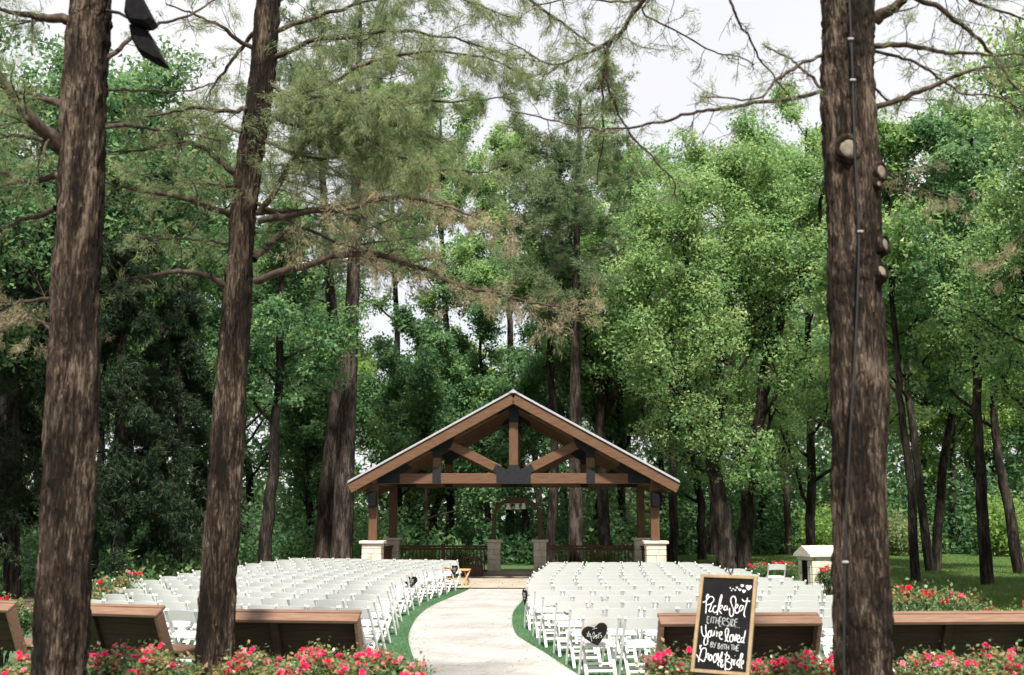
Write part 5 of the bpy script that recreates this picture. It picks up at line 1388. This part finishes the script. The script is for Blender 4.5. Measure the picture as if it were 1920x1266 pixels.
def rose(x, y, s, sz, label, red=False, nb=12, group='rose bushes', bs=1.0):
    k = rb.randrange(4)
    t = thing('rose_bush', label, 'rose bush', (x, y, 0), 0, group)
    me_s, me_f, tips = rose_kinds[k]
    rot = rb.uniform(0, 6.28); ca, sa = math.cos(rot), math.sin(rot)
    o1 = link('stems', me_s, M['rose_stem'], t); o2 = link('foliage', me_f, M['rose_leaf'], t)
    for o in (o1, o2): o.rotation_euler = (0, 0, rot); o.scale = (s, s, sz)
    order = sorted(range(len(tips)), key=lambda i: -tips[i][2] + rb.uniform(0, .16))
    made = 0
    for i in order:
        if made >= nb: break
        p = tips[i]; q = (s * (p[0] * ca - p[1] * sa), s * (p[0] * sa + p[1] * ca), sz * p[2])
        if q[1] > .28 * s: continue
        for j in range(rb.choice((1, 2, 3))):
            b = link('bloom', blooms[rb.randrange(3)], None, t)
            if len(b.data.materials) == 0: b.data.materials.append(M['bloom_pink'])
            b.material_slots[0].link = 'OBJECT'; b.material_slots[0].material = M['bloom_pale' if rb.random() < .14 else 'bloom_red' if red or rb.random() < .15 else 'bloom_pink']
            b.location = (q[0] + rb.gauss(0, .035), q[1] - .02 + rb.gauss(0, .025), q[2] + .012 + rb.gauss(0, .02))
            b.rotation_euler = (rb.uniform(.1, 1.2), rb.gauss(0, .4), rb.uniform(-.6, .6))
            k_ = bs * rb.uniform(.75, 1.15); b.scale = (k_, k_, k_)
            made += 1
def px_x(px, Y): return (px - 960) / F_PX * Y
fr = [(20, 10.6, .95, 0.69, 'pink rose bush at the bottom left corner, left of the thick cedar', 10), (225, 10.8, 1.0, 0.76, 'pink rose bush just right of the thick left cedar', 10), (315, 10.5, .95, 0.82, 'pink rose bush with crowded blooms left of the leaning cedar', 15),
      (465, 10.6, .95, 0.76, 'pink rose bush just right of the leaning cedar', 10), (560, 10.4, 1.0, 0.77, 'pink rose bush in front of the middle of the bench by the path', 12), (650, 10.6, .95, 0.78, 'pink rose bush in front of the bench end by the path', 12), (715, 10.7, .95, 0.82, 'tall pink rose bush between the bench and the white path', 13), (775, 10.2, .72, 0.72, 'outermost pink rose bush overhanging the left edge of the path', 16),
      (1180, 9.9, .72, 0.72, 'outermost pink rose bush overhanging the right edge of the path', 9), (1245, 10.3, .9, 0.83, 'pink rose bush left of the chalkboard', 13), (1330, 9.6, .8, 0.68, 'low pink rose bush under the chalkboard', 7), (1440, 10.3, .9, 0.77, 'pink rose bush just right of the chalkboard', 13), (1530, 10.5, .85, 0.74, 'pink rose bush left of the thick cedar with the cable', 8),
      (1700, 10.4, .8, 0.79, 'pink rose bush just right of the thick cedar with the cable', 7), (1790, 10.5, .95, 0.81, 'pink rose bush in front of the rightmost bench', 12), (1880, 10.4, 1.0, 0.78, 'pink rose bush in the bottom right corner', 9)]
fr += [(40, 10.1, .9, .68, 'low pink rose bush in front at the bottom left corner', 8), (75, 10.9, .9, .72, 'pink rose bush half hidden by the left side of the thick left cedar', 6), (265, 11.2, .9, .76, 'pink rose bush set back between two others left of the leaning cedar', 9), (510, 11.1, .9, .74, 'pink rose bush set back in front of the path-side bench, nearer the leaning cedar', 9),
       (605, 11.2, .9, .76, 'pink rose bush set back in front of the path-side bench, nearer the path', 9), (690, 11.2, .8, .78, 'pink rose bush set back at the right end of the path-side bench', 9), (1215, 9.7, .8, .76, 'pink rose bush at the front of the bed left of the chalkboard', 9),
       (1290, 10.9, .85, .74, 'pink rose bush set back behind the left chalkboard edge', 7), (1390, 10.6, .8, .76, 'pink rose bush touching the right chalkboard edge', 9), (1485, 10.8, .85, .76, 'pink rose bush in front of the bench end left of the cable cedar', 9),
       (1745, 10.9, .9, .80, 'pink rose bush in front of the rightmost bench, nearer the cedar', 9), (1835, 10.9, .9, .78, 'pink rose bush in front of the rightmost bench, nearer its end', 9), (1925, 10.8, .9, .82, 'pink rose bush cut by the right picture edge', 7)]
for (px, Y, s, sz, lab, nb) in fr: rose(px_x(px, Y), Y, s, sz, lab, nb=int(nb * 1.7), group='pink rose bushes in the front bed', bs=.76)
bk_ = [(1705, 15.2, 1.0, 1.14, 'red rose bush behind the rightmost bench, next to the cedar', 11), (1765, 15.6, 1.0, 1.10, 'red rose bush behind the middle of the rightmost bench', 11), (1835, 15.2, 1.0, .90, 'red rose bush behind the rightmost bench near its end', 9), (1925, 13.6, 1.0, .95, 'red rose bush beyond the end of the rightmost bench', 9),
       (1543, 30.2, .8, .72, 'red rose bush in front of the stone kiosk wall', 12), (1568, 29.4, .95, .80, 'red rose bush by the kiosk, half behind the cedar', 10), (1463, 31.2, .75, .86, 'red rose bush behind the single chair', 12), (1420, 31.6, .85, .80, 'red rose bush left of the single chair, near the oak feet', 7),
       (205, 19.5, 1.0, .95, 'rose bush with brownish shoots at the left end of the chair rows', 4), (165, 18.2, 1.0, .95, 'rose bush peeping out behind the thick left cedar', 4), (30, 15.6, 1.0, .95, 'red rose bush beyond the leftmost bench end', 4), (245, 21.5, 1.0, .95, 'small red rose bush farthest along the left chair rows', 3)]
for (px, Y, s, sz, lab, nb) in bk_: rose(px_x(px, Y), Y, s, sz, lab, True, nb, 'red rose bushes around the chairs', 1.15 if Y > 25 else 1.0)
